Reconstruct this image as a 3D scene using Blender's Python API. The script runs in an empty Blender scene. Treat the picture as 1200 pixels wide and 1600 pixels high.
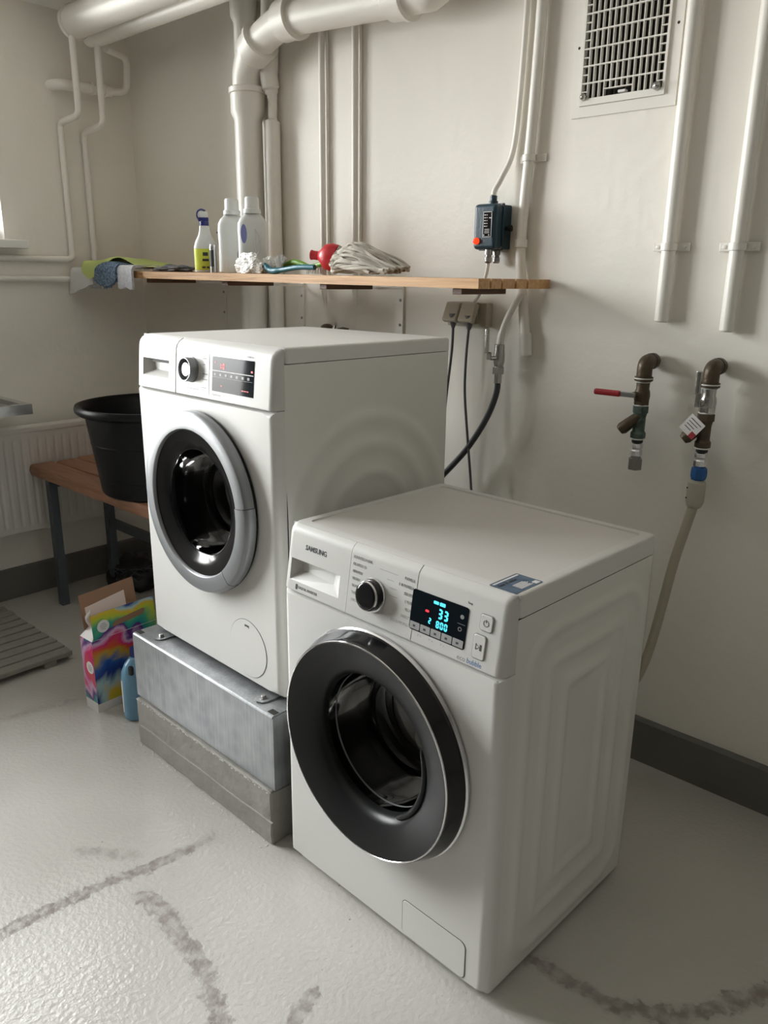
import bpy, bmesh, math, random
from mathutils import Vector, Matrix, noise
random.seed(7)
PI = math.pi
SC = bpy.context.scene
COL = SC.collection

# ------------------------------------------------------------------ camera
cam_d = bpy.data.cameras.new('camera')
cam = bpy.data.objects.new('camera', cam_d); COL.objects.link(cam)
CAMP = Vector((3.367, -2.0308, 1.3607)); YAW, PITCH, ROLL = 0.7397, 0.2873, 0.0118
F_ = Vector((-math.sin(YAW)*math.cos(PITCH), math.cos(YAW)*math.cos(PITCH), -math.sin(PITCH)))
R_ = F_.cross(Vector((0, 0, 1))).normalized(); U_ = R_.cross(F_)
R2 = R_*math.cos(ROLL) + U_*math.sin(ROLL); U2 = U_*math.cos(ROLL) - R_*math.sin(ROLL)
cam.matrix_world = Matrix(((R2.x, U2.x, -F_.x, CAMP.x), (R2.y, U2.y, -F_.y, CAMP.y), (R2.z, U2.z, -F_.z, CAMP.z), (0, 0, 0, 1)))
cam_d.sensor_fit = 'VERTICAL'; cam_d.sensor_height = 36.0; cam_d.lens = 1232.745*36/1600
cam_d.clip_start = 0.02
SC.camera = cam

# ------------------------------------------------------------------ world, windows' daylight, exposure
W = bpy.data.worlds.new('world'); SC.world = W; W.use_nodes = True
bg = W.node_tree.nodes['Background']
bg.inputs[1].default_value = 12.0
# even overcast sky above the horizon, light paving below
_n, _l = W.node_tree.nodes, W.node_tree.links
_tc = _n.new('ShaderNodeTexCoord'); _sx = _n.new('ShaderNodeSeparateXYZ'); _l.new(_tc.outputs['Generated'], _sx.inputs[0])
_cr = _n.new('ShaderNodeValToRGB'); _mr = _n.new('ShaderNodeMapRange'); _mr.inputs[1].default_value = -1; _mr.inputs[2].default_value = 1
_l.new(_sx.outputs['Z'], _mr.inputs[0]); _l.new(_mr.outputs[0], _cr.inputs[0]); _l.new(_cr.outputs[0], bg.inputs[0])
_e = _cr.color_ramp.elements
_e[0].position = 0.0; _e[0].color = (0.46, 0.45, 0.43, 1); _e[1].position = 1.0; _e[1].color = (0.98, 0.99, 1.0, 1)
_a = _e.new(0.485); _a.color = (0.50, 0.49, 0.47, 1); _b = _e.new(0.515); _b.color = (0.9, 0.9, 0.9, 1)
SC.view_settings.view_transform = 'Standard'; SC.view_settings.look = 'None'
SC.view_settings.gamma = 1.0; SC.view_settings.use_curve_mapping = False
SC.view_settings.exposure = 1.86
# daylight openings in the left wall: (y from, y to, z from, z to); the second is a tall low-silled window beyond the left edge of view
WIN = [(-1.30, -0.605, 1.49, 2.32), (-2.32, -1.34, 0.50, 2.32)]
WALLT = 0.13
for (a, b, z0, z1) in WIN:
    ld = bpy.data.lights.new('window_portal', 'AREA'); ld.shape = 'RECTANGLE'
    ld.size = b-a; ld.size_y = z1-z0; ld.cycles.is_portal = True
    lo = bpy.data.objects.new('window_portal', ld); COL.objects.link(lo)
    lo.matrix_world = Matrix.Translation((-WALLT-0.02, (a+b)/2, (z0+z1)/2)) @ Matrix(((0, 0, -1, 0), (1, 0, 0, 0), (0, -1, 0, 0), (0, 0, 0, 1)))
SC.cycles.max_bounces = 12; SC.cycles.diffuse_bounces = 6
SC.cycles.sample_clamp_indirect = 6.0
SC.cycles.caustics_reflective = False; SC.cycles.caustics_refractive = False

# ------------------------------------------------------------------ materials
MATS = {}
def nodes_of(m): return m.node_tree.nodes, m.node_tree.links
def mat(name, col, rough=0.5, metal=0.0, coat=0.0, bump=None, var=None, emit=None, spec=None, transm=0.0, alpha=None, sub=0.0):
    """bump=(scale,strength[,detail]); var=(scale, amount, colour2)"""
    m = bpy.data.materials.new(name); m.use_nodes = True; n, l = nodes_of(m); b = n['Principled BSDF']
    b.inputs['Base Color'].default_value = (*col, 1); b.inputs['Roughness'].default_value = rough
    b.inputs['Metallic'].default_value = metal; b.inputs['Coat Weight'].default_value = coat
    if coat: b.inputs['Coat Roughness'].default_value = 0.08
    if spec is not None: b.inputs['Specular IOR Level'].default_value = spec
    if transm: b.inputs['Transmission Weight'].default_value = transm
    if sub: b.inputs['Subsurface Weight'].default_value = sub
    if emit:
        b.inputs['Emission Color'].default_value = (*emit[0], 1); b.inputs['Emission Strength'].default_value = emit[1]
    tc = None
    if bump or var:
        tc = n.new('ShaderNodeTexCoord')
    if bump:
        t = n.new('ShaderNodeTexNoise'); t.inputs['Scale'].default_value = bump[0]; t.inputs['Detail'].default_value = bump[2] if len(bump) > 2 else 4
        bp = n.new('ShaderNodeBump'); bp.inputs['Strength'].default_value = bump[1]; bp.inputs['Distance'].default_value = 0.01
        l.new(tc.outputs['Object'], t.inputs['Vector']); l.new(t.outputs['Fac'], bp.inputs['Height']); l.new(bp.outputs['Normal'], b.inputs['Normal'])
    if var:
        t = n.new('ShaderNodeTexNoise'); t.inputs['Scale'].default_value = var[0]; t.inputs['Detail'].default_value = 6
        r = n.new('ShaderNodeValToRGB'); r.color_ramp.elements[0].position = 0.35; r.color_ramp.elements[1].position = 0.68
        r.color_ramp.elements[0].color = (*col, 1)
        c2 = [col[i]*(1-var[1]) + var[2][i]*var[1] for i in range(3)]; r.color_ramp.elements[1].color = (*c2, 1)
        l.new(tc.outputs['Object'], t.inputs['Vector']); l.new(t.outputs['Fac'], r.inputs['Fac']); l.new(r.outputs['Color'], b.inputs['Base Color'])
    MATS[name] = m
    return m
def thin_glass(name, tint, gloss_rough=0.02, boost=1.0):
    """a sheet of glass: clear with a fresnel reflection"""
    m = bpy.data.materials.new(name); m.use_nodes = True; n, l = nodes_of(m)
    n.remove(n['Principled BSDF']); out = n['Material Output']
    tr = n.new('ShaderNodeBsdfTransparent'); tr.inputs[0].default_value = (*tint, 1)
    gl = n.new('ShaderNodeBsdfGlossy'); gl.inputs['Roughness'].default_value = gloss_rough
    fr = n.new('ShaderNodeFresnel'); fr.inputs['IOR'].default_value = 1.45
    mu = n.new('ShaderNodeMath'); mu.operation = 'MULTIPLY'; mu.inputs[1].default_value = boost
    mx = n.new('ShaderNodeMixShader'); l.new(fr.outputs[0], mu.inputs[0]); l.new(mu.outputs[0], mx.inputs[0]); l.new(tr.outputs[0], mx.inputs[1]); l.new(gl.outputs[0], mx.inputs[2]); l.new(mx.outputs[0], out.inputs[0])
    MATS[name] = m
    return m
M = {}
M['wall'] = mat('wall_paint', (0.80, 0.768, 0.70), 0.55, bump=(28, 0.16, 5), var=(1.3, 0.35, (0.75, 0.72, 0.66)))
M['ceil'] = mat('ceiling_paint', (0.80, 0.78, 0.74), 0.8, bump=(20, 0.1))
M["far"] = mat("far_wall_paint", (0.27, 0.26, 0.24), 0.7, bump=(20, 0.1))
M['skirt'] = mat('skirting_paint', (0.13, 0.13, 0.118), 0.45, bump=(30, 0.2), var=(9, 0.3, (0.17, 0.165, 0.15)))
M['pipe'] = mat('pipe_paint', (0.78, 0.755, 0.70), 0.38, bump=(60, 0.06))
M['sill'] = mat('sill_paint', (0.75, 0.74, 0.71), 0.4)
M['winframe'] = mat('window_frame_white', (0.8, 0.8, 0.78), 0.4)
M['pane'] = thin_glass('window_pane_glass', (0.97, 0.98, 0.98))
M['white'] = mat('appliance_white', (0.635, 0.628, 0.607), 0.4, spec=0.35)
M['whiteside'] = mat('appliance_side_enamel', (0.67, 0.67, 0.635), 0.36, coat=0.15)
M['whitepl'] = mat('appliance_panel_plastic', (0.555, 0.55, 0.53), 0.3, spec=0.3)
M['lidtop'] = mat('worktop_laminate', (0.61, 0.585, 0.56), 0.42, bump=(300, 0.02))
M['seam'] = mat('seam_dark', (0.06, 0.06, 0.055), 0.7)
M['chrome'] = mat('chrome', (0.75, 0.75, 0.76), 0.12, 1.0)
M['silver'] = mat('silver_plastic', (0.27, 0.278, 0.29), 0.38, 0.55)
M['blackgloss'] = mat('black_gloss', (0.008, 0.008, 0.009), 0.12, spec=0.35)
M['smoke'] = mat('smoked_plastic', (0.012, 0.0125, 0.013), 0.33, spec=0.22)
M['bowl'] = thin_glass('door_glass', (0.27, 0.28, 0.29), 0.03, 0.7)
M['gasket'] = mat('gasket_rubber', (0.085, 0.085, 0.085), 0.55)
M['drum'] = mat('drum_steel', (0.25, 0.25, 0.25), 0.34, 1.0)
M['black'] = mat('black_plastic', (0.014, 0.014, 0.015), 0.4)
M['tub'] = mat('tub_black_plastic', (0.006, 0.006, 0.007), 0.4, spec=0.2)
M['print'] = mat('dark_print', (0.035, 0.035, 0.04), 0.5)
M['printgrey'] = mat('grey_print', (0.22, 0.22, 0.22), 0.5)
M['printblue'] = mat('blue_print', (0.05, 0.15, 0.36), 0.5)
M['screen'] = mat('screen_black', (0.006, 0.009, 0.012), 0.05, spec=0.08)
M['cyan'] = mat('cyan_led', (0.02, 0.1, 0.12), 0.4, emit=((0.07, 0.62, 0.80), 0.42))
M['red_led'] = mat('red_led', (0.1, 0.0, 0.0), 0.4, emit=((1.0, 0.04, 0.06), 0.32))
M['key'] = mat('display_keys', (0.30, 0.30, 0.30), 0.4)
M['zinc'] = None
M['concrete'] = mat('plinth_concrete', (0.25, 0.24, 0.215), 0.7, bump=(45, 0.35, 8), var=(14, 0.5, (0.32, 0.31, 0.285)))
M['steel'] = mat('stainless_steel', (0.55, 0.55, 0.55), 0.3, 1.0)
M['bolt'] = mat('bolt_steel', (0.35, 0.34, 0.33), 0.35, 1.0)
M['rad'] = mat('radiator_enamel', (0.66, 0.635, 0.60), 0.4)
M['legsteel'] = mat('bench_leg_paint', (0.075, 0.088, 0.105), 0.45)
M['brass'] = mat('old_brass', (0.105, 0.078, 0.05), 0.45, 0.55, bump=(80, 0.15), var=(40, 0.6, (0.06, 0.05, 0.035)))
M['patina'] = mat('green_patina_brass', (0.065, 0.085, 0.07), 0.55, 0.4, bump=(90, 0.25), var=(60, 0.7, (0.14, 0.22, 0.18)))
M['nickel'] = mat('nickel_plate', (0.48, 0.47, 0.45), 0.25, 1.0, bump=(60, 0.1))
M['tape'] = mat('thread_tape', (0.75, 0.75, 0.70), 0.7)
M['redlever'] = mat('red_vinyl', (0.30, 0.012, 0.018), 0.4)
M['bluenut'] = mat('blue_plastic', (0.012, 0.10, 0.32), 0.4)
M['cream'] = mat('cream_plastic', (0.44, 0.42, 0.345), 0.5)
M['hosecream'] = mat('cream_hose', (0.42, 0.385, 0.30), 0.45)
M['hosegrey'] = mat('dark_grey_hose', (0.045, 0.048, 0.055), 0.4)
M['cord'] = mat('grey_cord', (0.10, 0.10, 0.105), 0.5)
M['socket'] = mat('socket_beige', (0.44, 0.405, 0.32), 0.5)
M['petrol'] = mat('petrol_blue_casting', (0.016, 0.045, 0.068), 0.36, bump=(120, 0.08))
M['redlamp'] = mat('red_pilot_lamp', (0.6, 0.04, 0.01), 0.3, emit=((1.0, 0.08, 0.02), 0.24))
M['tagwhite'] = mat('paper_white', (0.72, 0.71, 0.70), 0.7)
M['tagred'] = mat('tag_red', (0.35, 0.03, 0.04), 0.6)
M['darkvoid'] = mat('duct_dark', (0.02, 0.018, 0.014), 0.9)
M['yellow'] = mat('yellow_label', (0.72, 0.80, 0.09), 0.5)
M['navy'] = mat('navy_plastic', (0.02, 0.025, 0.16), 0.35)
M['bottle'] = mat('translucent_bottle', (0.80, 0.82, 0.80), 0.28, transm=0.15)
M['botlabel'] = mat('blue_oval_label', (0.22, 0.24, 0.50), 0.5)
M['bag'] = mat('plastic_bag', (0.84, 0.83, 0.80), 0.3, transm=0.05)
M['teal'] = mat('teal_plastic', (0.01, 0.13, 0.18), 0.35)
M['green'] = mat('green_plastic', (0.16, 0.33, 0.03), 0.4)
M['bristle'] = mat('white_bristles', (0.7, 0.7, 0.68), 0.6)
M['redcap'] = mat('red_socket_plastic', (0.50, 0.015, 0.025), 0.38)
M['mop'] = mat('mop_cotton', (0.56, 0.525, 0.46), 0.9, bump=(400, 0.4), var=(60, 0.4, (0.42, 0.39, 0.33)))
M['rag_green'] = mat('green_microfibre', (0.50, 0.58, 0.20), 0.95, bump=(350, 0.4))
M['rag_grey'] = mat('grey_cloth', (0.62, 0.62, 0.61), 0.95, bump=(250, 0.3))
M['rag_dark'] = mat('dark_cloth', (0.06, 0.055, 0.06), 0.95, bump=(250, 0.4), var=(40, 0.6, (0.2, 0.2, 0.2)))
M['rag_pad'] = mat('white_mop_pad', (0.62, 0.62, 0.64), 0.95, bump=(300, 0.8), var=(90, 0.6, (0.40, 0.41, 0.45)))
M['chenille'] = mat('navy_chenille', (0.03, 0.055, 0.11), 0.9, bump=(200, 0.5), var=(130, 0.8, (0.25, 0.35, 0.45)))
M['slat'] = mat('weathered_slats', (0.27, 0.265, 0.235), 0.75, bump=(70, 0.3), var=(30, 0.4, (0.2, 0.19, 0.17)))
M['cardboard'] = mat('brown_cardboard', (0.27, 0.155, 0.095), 0.85, bump=(120, 0.1))
M['cartonwhite'] = mat('carton_white', (0.72, 0.70, 0.69), 0.6)
M['cartonpink'] = mat('carton_inner_pale', (0.70, 0.58, 0.52), 0.7)
M['bluebottle'] = mat('blue_detergent_bottle', (0.20, 0.42, 0.62), 0.25, transm=0.25)
M['sticker'] = mat('blue_sticker', (0.05, 0.09, 0.15), 0.35, var=(50, 0.6, (0.14, 0.2, 0.27)))
M['net'] = mat('black_net', (0.012, 0.012, 0.013), 0.5)

def wood(name, c1, c2, axis_scale, rough=0.5, s=9.0):
    m = bpy.data.materials.new(name); m.use_nodes = True; n, l = nodes_of(m); b = n['Principled BSDF']
    tc = n.new('ShaderNodeTexCoord'); mp = n.new('ShaderNodeMapping'); mp.inputs['Scale'].default_value = axis_scale
    t = n.new('ShaderNodeTexNoise'); t.inputs['Scale'].default_value = s; t.inputs['Detail'].default_value = 7; t.inputs['Distortion'].default_value = 0.8
    r = n.new('ShaderNodeValToRGB'); r.color_ramp.elements[0].position = 0.3; r.color_ramp.elements[1].position = 0.7
    r.color_ramp.elements[0].color = (*c1, 1); r.color_ramp.elements[1].color = (*c2, 1)
    bp = n.new('ShaderNodeBump'); bp.inputs['Strength'].default_value = 0.25; bp.inputs['Distance'].default_value = 0.004
    l.new(tc.outputs['Object'], mp.inputs[0]); l.new(mp.outputs[0], t.inputs['Vector']); l.new(t.outputs['Fac'], r.inputs[0]); l.new(r.outputs[0], b.inputs['Base Color'])
    l.new(t.outputs['Fac'], bp.inputs['Height']); l.new(bp.outputs[0], b.inputs['Normal']); b.inputs['Roughness'].default_value = rough
    return m
M['shelfwood'] = wood('shelf_pine', (0.36, 0.185, 0.07), (0.56, 0.33, 0.14), (0.6, 12, 12))
M['darkwood'] = wood('shelf_batten_wood', (0.07, 0.03, 0.014), (0.12, 0.055, 0.025), (8, 1, 8))
M['benchwood'] = wood('bench_wood', (0.26, 0.115, 0.06), (0.42, 0.22, 0.13), (0.8, 12, 12), 0.45)

def zinc():
    m = bpy.data.materials.new('galvanised_steel'); m.use_nodes = True; n, l = nodes_of(m); b = n['Principled BSDF']
    tc = n.new('ShaderNodeTexCoord'); mp = n.new('ShaderNodeMapping'); mp.inputs['Scale'].default_value = (15, 15, 0.6)
    t = n.new('ShaderNodeTexNoise'); t.inputs['Scale'].default_value = 9; t.inputs['Detail'].default_value = 8
    v = n.new('ShaderNodeTexVoronoi'); v.inputs['Scale'].default_value = 26
    mx = n.new('ShaderNodeMix'); mx.data_type = 'FLOAT'; mx.inputs[0].default_value = 0.35
    r = n.new('ShaderNodeValToRGB'); r.color_ramp.elements[0].position = 0.3; r.color_ramp.elements[1].position = 0.75
    r.color_ramp.elements[0].color = (0.27, 0.285, 0.295, 1); r.color_ramp.elements[1].color = (0.42, 0.435, 0.44, 1)
    l.new(tc.outputs['Object'], mp.inputs[0]); l.new(mp.outputs[0], t.inputs['Vector']); l.new(tc.outputs['Object'], v.inputs['Vector'])
    l.new(t.outputs['Fac'], mx.inputs[2]); l.new(v.outputs['Distance'], mx.inputs[3]); l.new(mx.outputs[0], r.inputs[0]); l.new(r.outputs[0], b.inputs['Base Color'])
    b.inputs['Metallic'].default_value = 0.65; b.inputs['Roughness'].default_value = 0.42
    return m
M['zinc'] = zinc()

def swirl(name, centre, mult, amt, shift):
    """printed carton: broad swirled bands of colour in the plane of the face (object Y/Z)"""
    m = bpy.data.materials.new(name); m.use_nodes = True; n, l = nodes_of(m); b = n['Principled BSDF']
    tc = n.new('ShaderNodeTexCoord'); mp = n.new('ShaderNodeMapping'); mp.inputs['Location'].default_value = tuple(-c for c in centre)
    no = n.new('ShaderNodeTexNoise'); no.inputs['Scale'].default_value = 7; no.inputs['Detail'].default_value = 2
    sb = n.new('ShaderNodeVectorMath'); sb.operation = 'MULTIPLY_ADD'; sb.inputs[1].default_value = (0.10, 0.10, 0.10); 
    wv = n.new('ShaderNodeTexNoise'); wv.inputs['Scale'].default_value = 5.5; wv.inputs['Detail'].default_value = 3; wv.inputs['Distortion'].default_value = 1.4
    ln = n.new('ShaderNodeVectorMath'); ln.operation = 'LENGTH'
    ad = n.new('ShaderNodeMath'); ad.operation = 'MULTIPLY_ADD'; ad.inputs[1].default_value = mult
    sc = n.new('ShaderNodeMath'); sc.operation = 'MULTIPLY_ADD'; sc.inputs[1].default_value = amt; sc.inputs[2].default_value = shift
    fr = n.new('ShaderNodeMath'); fr.operation = 'FRACT'
    r = n.new('ShaderNodeValToRGB'); cr = r.color_ramp
    cols = [(0.0, (0.01, 0.20, 0.22)), (0.10, (0.05, 0.32, 0.20)), (0.2, (0.40, 0.48, 0.04)), (0.29, (0.62, 0.42, 0.03)), (0.37, (0.35, 0.50, 0.52)), (0.45, (0.01, 0.03, 0.20)), (0.55, (0.02, 0.10, 0.36)),
            (0.64, (0.45, 0.30, 0.04)), (0.72, (0.62, 0.10, 0.03)), (0.81, (0.60, 0.02, 0.16)), (0.90, (0.62, 0.42, 0.60)), (0.97, (0.10, 0.02, 0.18))]
    cr.elements[0].position = 0; cr.elements[0].color = (*cols[0][1], 1); cr.elements[1].position = cols[-1][0]; cr.elements[1].color = (*cols[-1][1], 1)
    for p, c in cols[1:-1]:
        e = cr.elements.new(p); e.color = (*c, 1)
    l.new(tc.outputs['Object'], mp.inputs[0]); l.new(mp.outputs[0], no.inputs['Vector']); l.new(no.outputs['Color'], sb.inputs[0]); l.new(mp.outputs[0], sb.inputs[2])
    l.new(sb.outputs[0], ln.inputs[0]); l.new(tc.outputs['Object'], wv.inputs['Vector'])
    l.new(wv.outputs['Fac'], sc.inputs[0]); l.new(ln.outputs['Value'], ad.inputs[0]); l.new(sc.outputs[0], ad.inputs[2]); l.new(ad.outputs[0], fr.inputs[0]); l.new(fr.outputs[0], r.inputs[0])
    l.new(r.outputs[0], b.inputs['Base Color']); b.inputs['Roughness'].default_value = 0.35
    return m
M['swirl_wide'] = swirl('carton_print_wide', (0.072, 0.125, 0.095), 4.4, 0.55, -0.26)
M['swirl_end'] = swirl('carton_print_end', (0.09, 0.0, 0.20), 2.6, 0.9, 0.22)

def floor_mat():
    m = bpy.data.materials.new('painted_concrete_floor'); m.use_nodes = True; n, l = nodes_of(m); b = n['Principled BSDF']
    tc = n.new('ShaderNodeTexCoord')
    def N(tp, **kw):
        x = n.new(tp)
        for k, v in kw.items(): setattr(x, k, v)
        return x
    # wobble for the worn strips
    no = N('ShaderNodeTexNoise'); no.inputs['Scale'].default_value = 30; no.inputs['Detail'].default_value = 8; no.inputs['Roughness'].default_value = 0.65
    l.new(tc.outputs['Object'], no.inputs['Vector'])
    nb = N('ShaderNodeTexNoise'); nb.inputs['Scale'].default_value = 38; nb.inputs['Detail'].default_value = 5; l.new(tc.outputs['Object'], nb.inputs['Vector'])
    segs = [  # ax, ay, bx, by, half width, strength
        (1.844, -1.571, 1.86, -1.40, .020, 1.0), (1.86, -1.40, 1.90, -1.235, .018, 1.0), (1.90, -1.235, 1.915, -1.14, .016, .9), (1.915, -1.14, 1.92, -1.07, .014, .6),
        (1.84, -1.571, 1.80, -1.80, .022, 1.0),
        (1.975, -1.30, 2.10, -1.30, .024, .9), (2.10, -1.30, 2.24, -1.325, .024, .85), (2.24, -1.335, 2.29, -1.34, .018, .7),
        (2.30, -1.347, 2.45, -1.40, .022, .95),
        (2.47, -1.30, 2.445, -1.215, .018, .8), (2.52, -1.45, 2.47, -1.30, .022, .9),
        (1.72, -1.33, 1.80, -1.275, .016, .55), (1.80, -1.275, 1.83, -1.24, .02, .35),
        (1.00, -1.10, 1.03, -0.95, .014, .5), (0.95, -1.35, 1.00, -1.10, .014, .45),
        (2.715, -0.844, 2.883, -0.832, .018, .75), (2.883, -0.832, 2.996, -0.764, .02, .85), (2.996, -0.764, 3.104, -0.585, .02, .85), (3.104, -0.585, 3.25, -0.40, .02, .7)]
    last = None
    for (ax, ay, bx, by, w, st) in segs:
        ba = (bx-ax, by-ay); L2 = ba[0]**2+ba[1]**2
        s1 = N('ShaderNodeVectorMath', operation='SUBTRACT'); s1.inputs[1].default_value = (ax, ay, 0); l.new(tc.outputs['Object'], s1.inputs[0])
        d = N('ShaderNodeVectorMath', operation='DOT_PRODUCT'); d.inputs[1].default_value = (ba[0]/L2, ba[1]/L2, 0); l.new(s1.outputs[0], d.inputs[0])
        c = N('ShaderNodeClamp'); l.new(d.outputs['Value'], c.inputs[0])
        sc = N('ShaderNodeVectorMath', operation='SCALE'); sc.inputs[0].default_value = (ba[0], ba[1], 0); l.new(c.outputs[0], sc.inputs['Scale'])
        s2 = N('ShaderNodeVectorMath', operation='SUBTRACT'); l.new(s1.outputs[0], s2.inputs[0]); l.new(sc.outputs[0], s2.inputs[1])
        ln = N('ShaderNodeVectorMath', operation='LENGTH'); l.new(s2.outputs[0], ln.inputs[0])
        wob = N('ShaderNodeMath', operation='MULTIPLY_ADD'); wob.inputs[1].default_value = 0.08; l.new(no.outputs['Fac'], wob.inputs[0]); l.new(ln.outputs['Value'], wob.inputs[2])
        mr = N('ShaderNodeMapRange'); mr.inputs[1].default_value = w+0.040+0.004; mr.inputs[2].default_value = w+0.040-0.005; mr.inputs[3].default_value = 0; mr.inputs[4].default_value = st
        l.new(wob.outputs[0], mr.inputs[0])
        if last is None: last = mr.outputs[0]
        else:
            mx = N('ShaderNodeMath', operation='MAXIMUM'); l.new(last, mx.inputs[0]); l.new(mr.outputs[0], mx.inputs[1]); last = mx.outputs[0]
    # patchy wear inside the strips
    pr = N('ShaderNodeMapRange'); pr.inputs[1].default_value = 0.35; pr.inputs[2].default_value = 0.62; pr.inputs[3].default_value = 0.30; pr.inputs[4].default_value = 1.0; l.new(nb.outputs['Fac'], pr.inputs[0])
    wm = N('ShaderNodeMath', operation='MULTIPLY'); l.new(last, wm.inputs[0]); l.new(pr.outputs[0], wm.inputs[1])
    # base colour
    nv = N('ShaderNodeTexNoise'); nv.inputs['Scale'].default_value = 2.2; nv.inputs['Detail'].default_value = 8; l.new(tc.outputs['Object'], nv.inputs['Vector'])
    r = N('ShaderNodeValToRGB'); r.color_ramp.elements[0].position = 0.3; r.color_ramp.elements[1].position = 0.7
    r.color_ramp.elements[0].color = (0.47, 0.455, 0.42, 1); r.color_ramp.elements[1].color = (0.54, 0.525, 0.49, 1); l.new(nv.outputs['Fac'], r.inputs[0])
    mc = N('ShaderNodeMix', data_type='RGBA'); l.new(wm.outputs[0], mc.inputs[0]); l.new(r.outputs[0], mc.inputs[6]); mc.inputs[7].default_value = (0.215, 0.185, 0.165, 1)
    # tiny dark specks
    vs = N('ShaderNodeTexVoronoi'); vs.inputs['Scale'].default_value = 11; l.new(tc.outputs['Object'], vs.inputs['Vector'])
    sp = N('ShaderNodeMapRange'); sp.inputs[1].default_value = 0.030; sp.inputs[2].default_value = 0.018; sp.inputs[3].default_value = 0; sp.inputs[4].default_value = 0.75; l.new(vs.outputs['Distance'], sp.inputs[0])
    md = N('ShaderNodeMix', data_type='RGBA'); l.new(sp.outputs[0], md.inputs[0]); l.new(mc.outputs[2], md.inputs[6]); md.inputs[7].default_value = (0.12, 0.11, 0.10, 1)
    l.new(md.outputs[2], b.inputs['Base Color'])
    rg = N('ShaderNodeMath', operation='MULTIPLY_ADD'); rg.inputs[1].default_value = 0.35; rg.inputs[2].default_value = 0.22; l.new(wm.outputs[0], rg.inputs[0]); l.new(rg.outputs[0], b.inputs['Roughness'])
    n1 = N('ShaderNodeTexNoise'); n1.inputs['Scale'].default_value = 85; n1.inputs['Detail'].default_value = 4; l.new(tc.outputs['Object'], n1.inputs['Vector'])
    n2 = N('ShaderNodeTexNoise'); n2.inputs['Scale'].default_value = 9; n2.inputs['Detail'].default_value = 3; l.new(tc.outputs['Object'], n2.inputs['Vector'])
    a1 = N('ShaderNodeMath', operation='MULTIPLY_ADD'); a1.inputs[1].default_value = 0.5; l.new(n2.outputs['Fac'], a1.inputs[0]); l.new(n1.outputs['Fac'], a1.inputs[2])
    a2 = N('ShaderNodeMath', operation='MULTIPLY_ADD'); a2.inputs[1].default_value = -0.5; l.new(wm.outputs[0], a2.inputs[0]); l.new(a1.outputs[0], a2.inputs[2])
    bp = N('ShaderNodeBump'); bp.inputs['Strength'].default_value = 0.32; bp.inputs['Distance'].default_value = 0.005; l.new(a2.outputs[0], bp.inputs['Height']); l.new(bp.outputs[0], b.inputs['Normal'])
    return m
M['floor'] = floor_mat()

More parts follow.
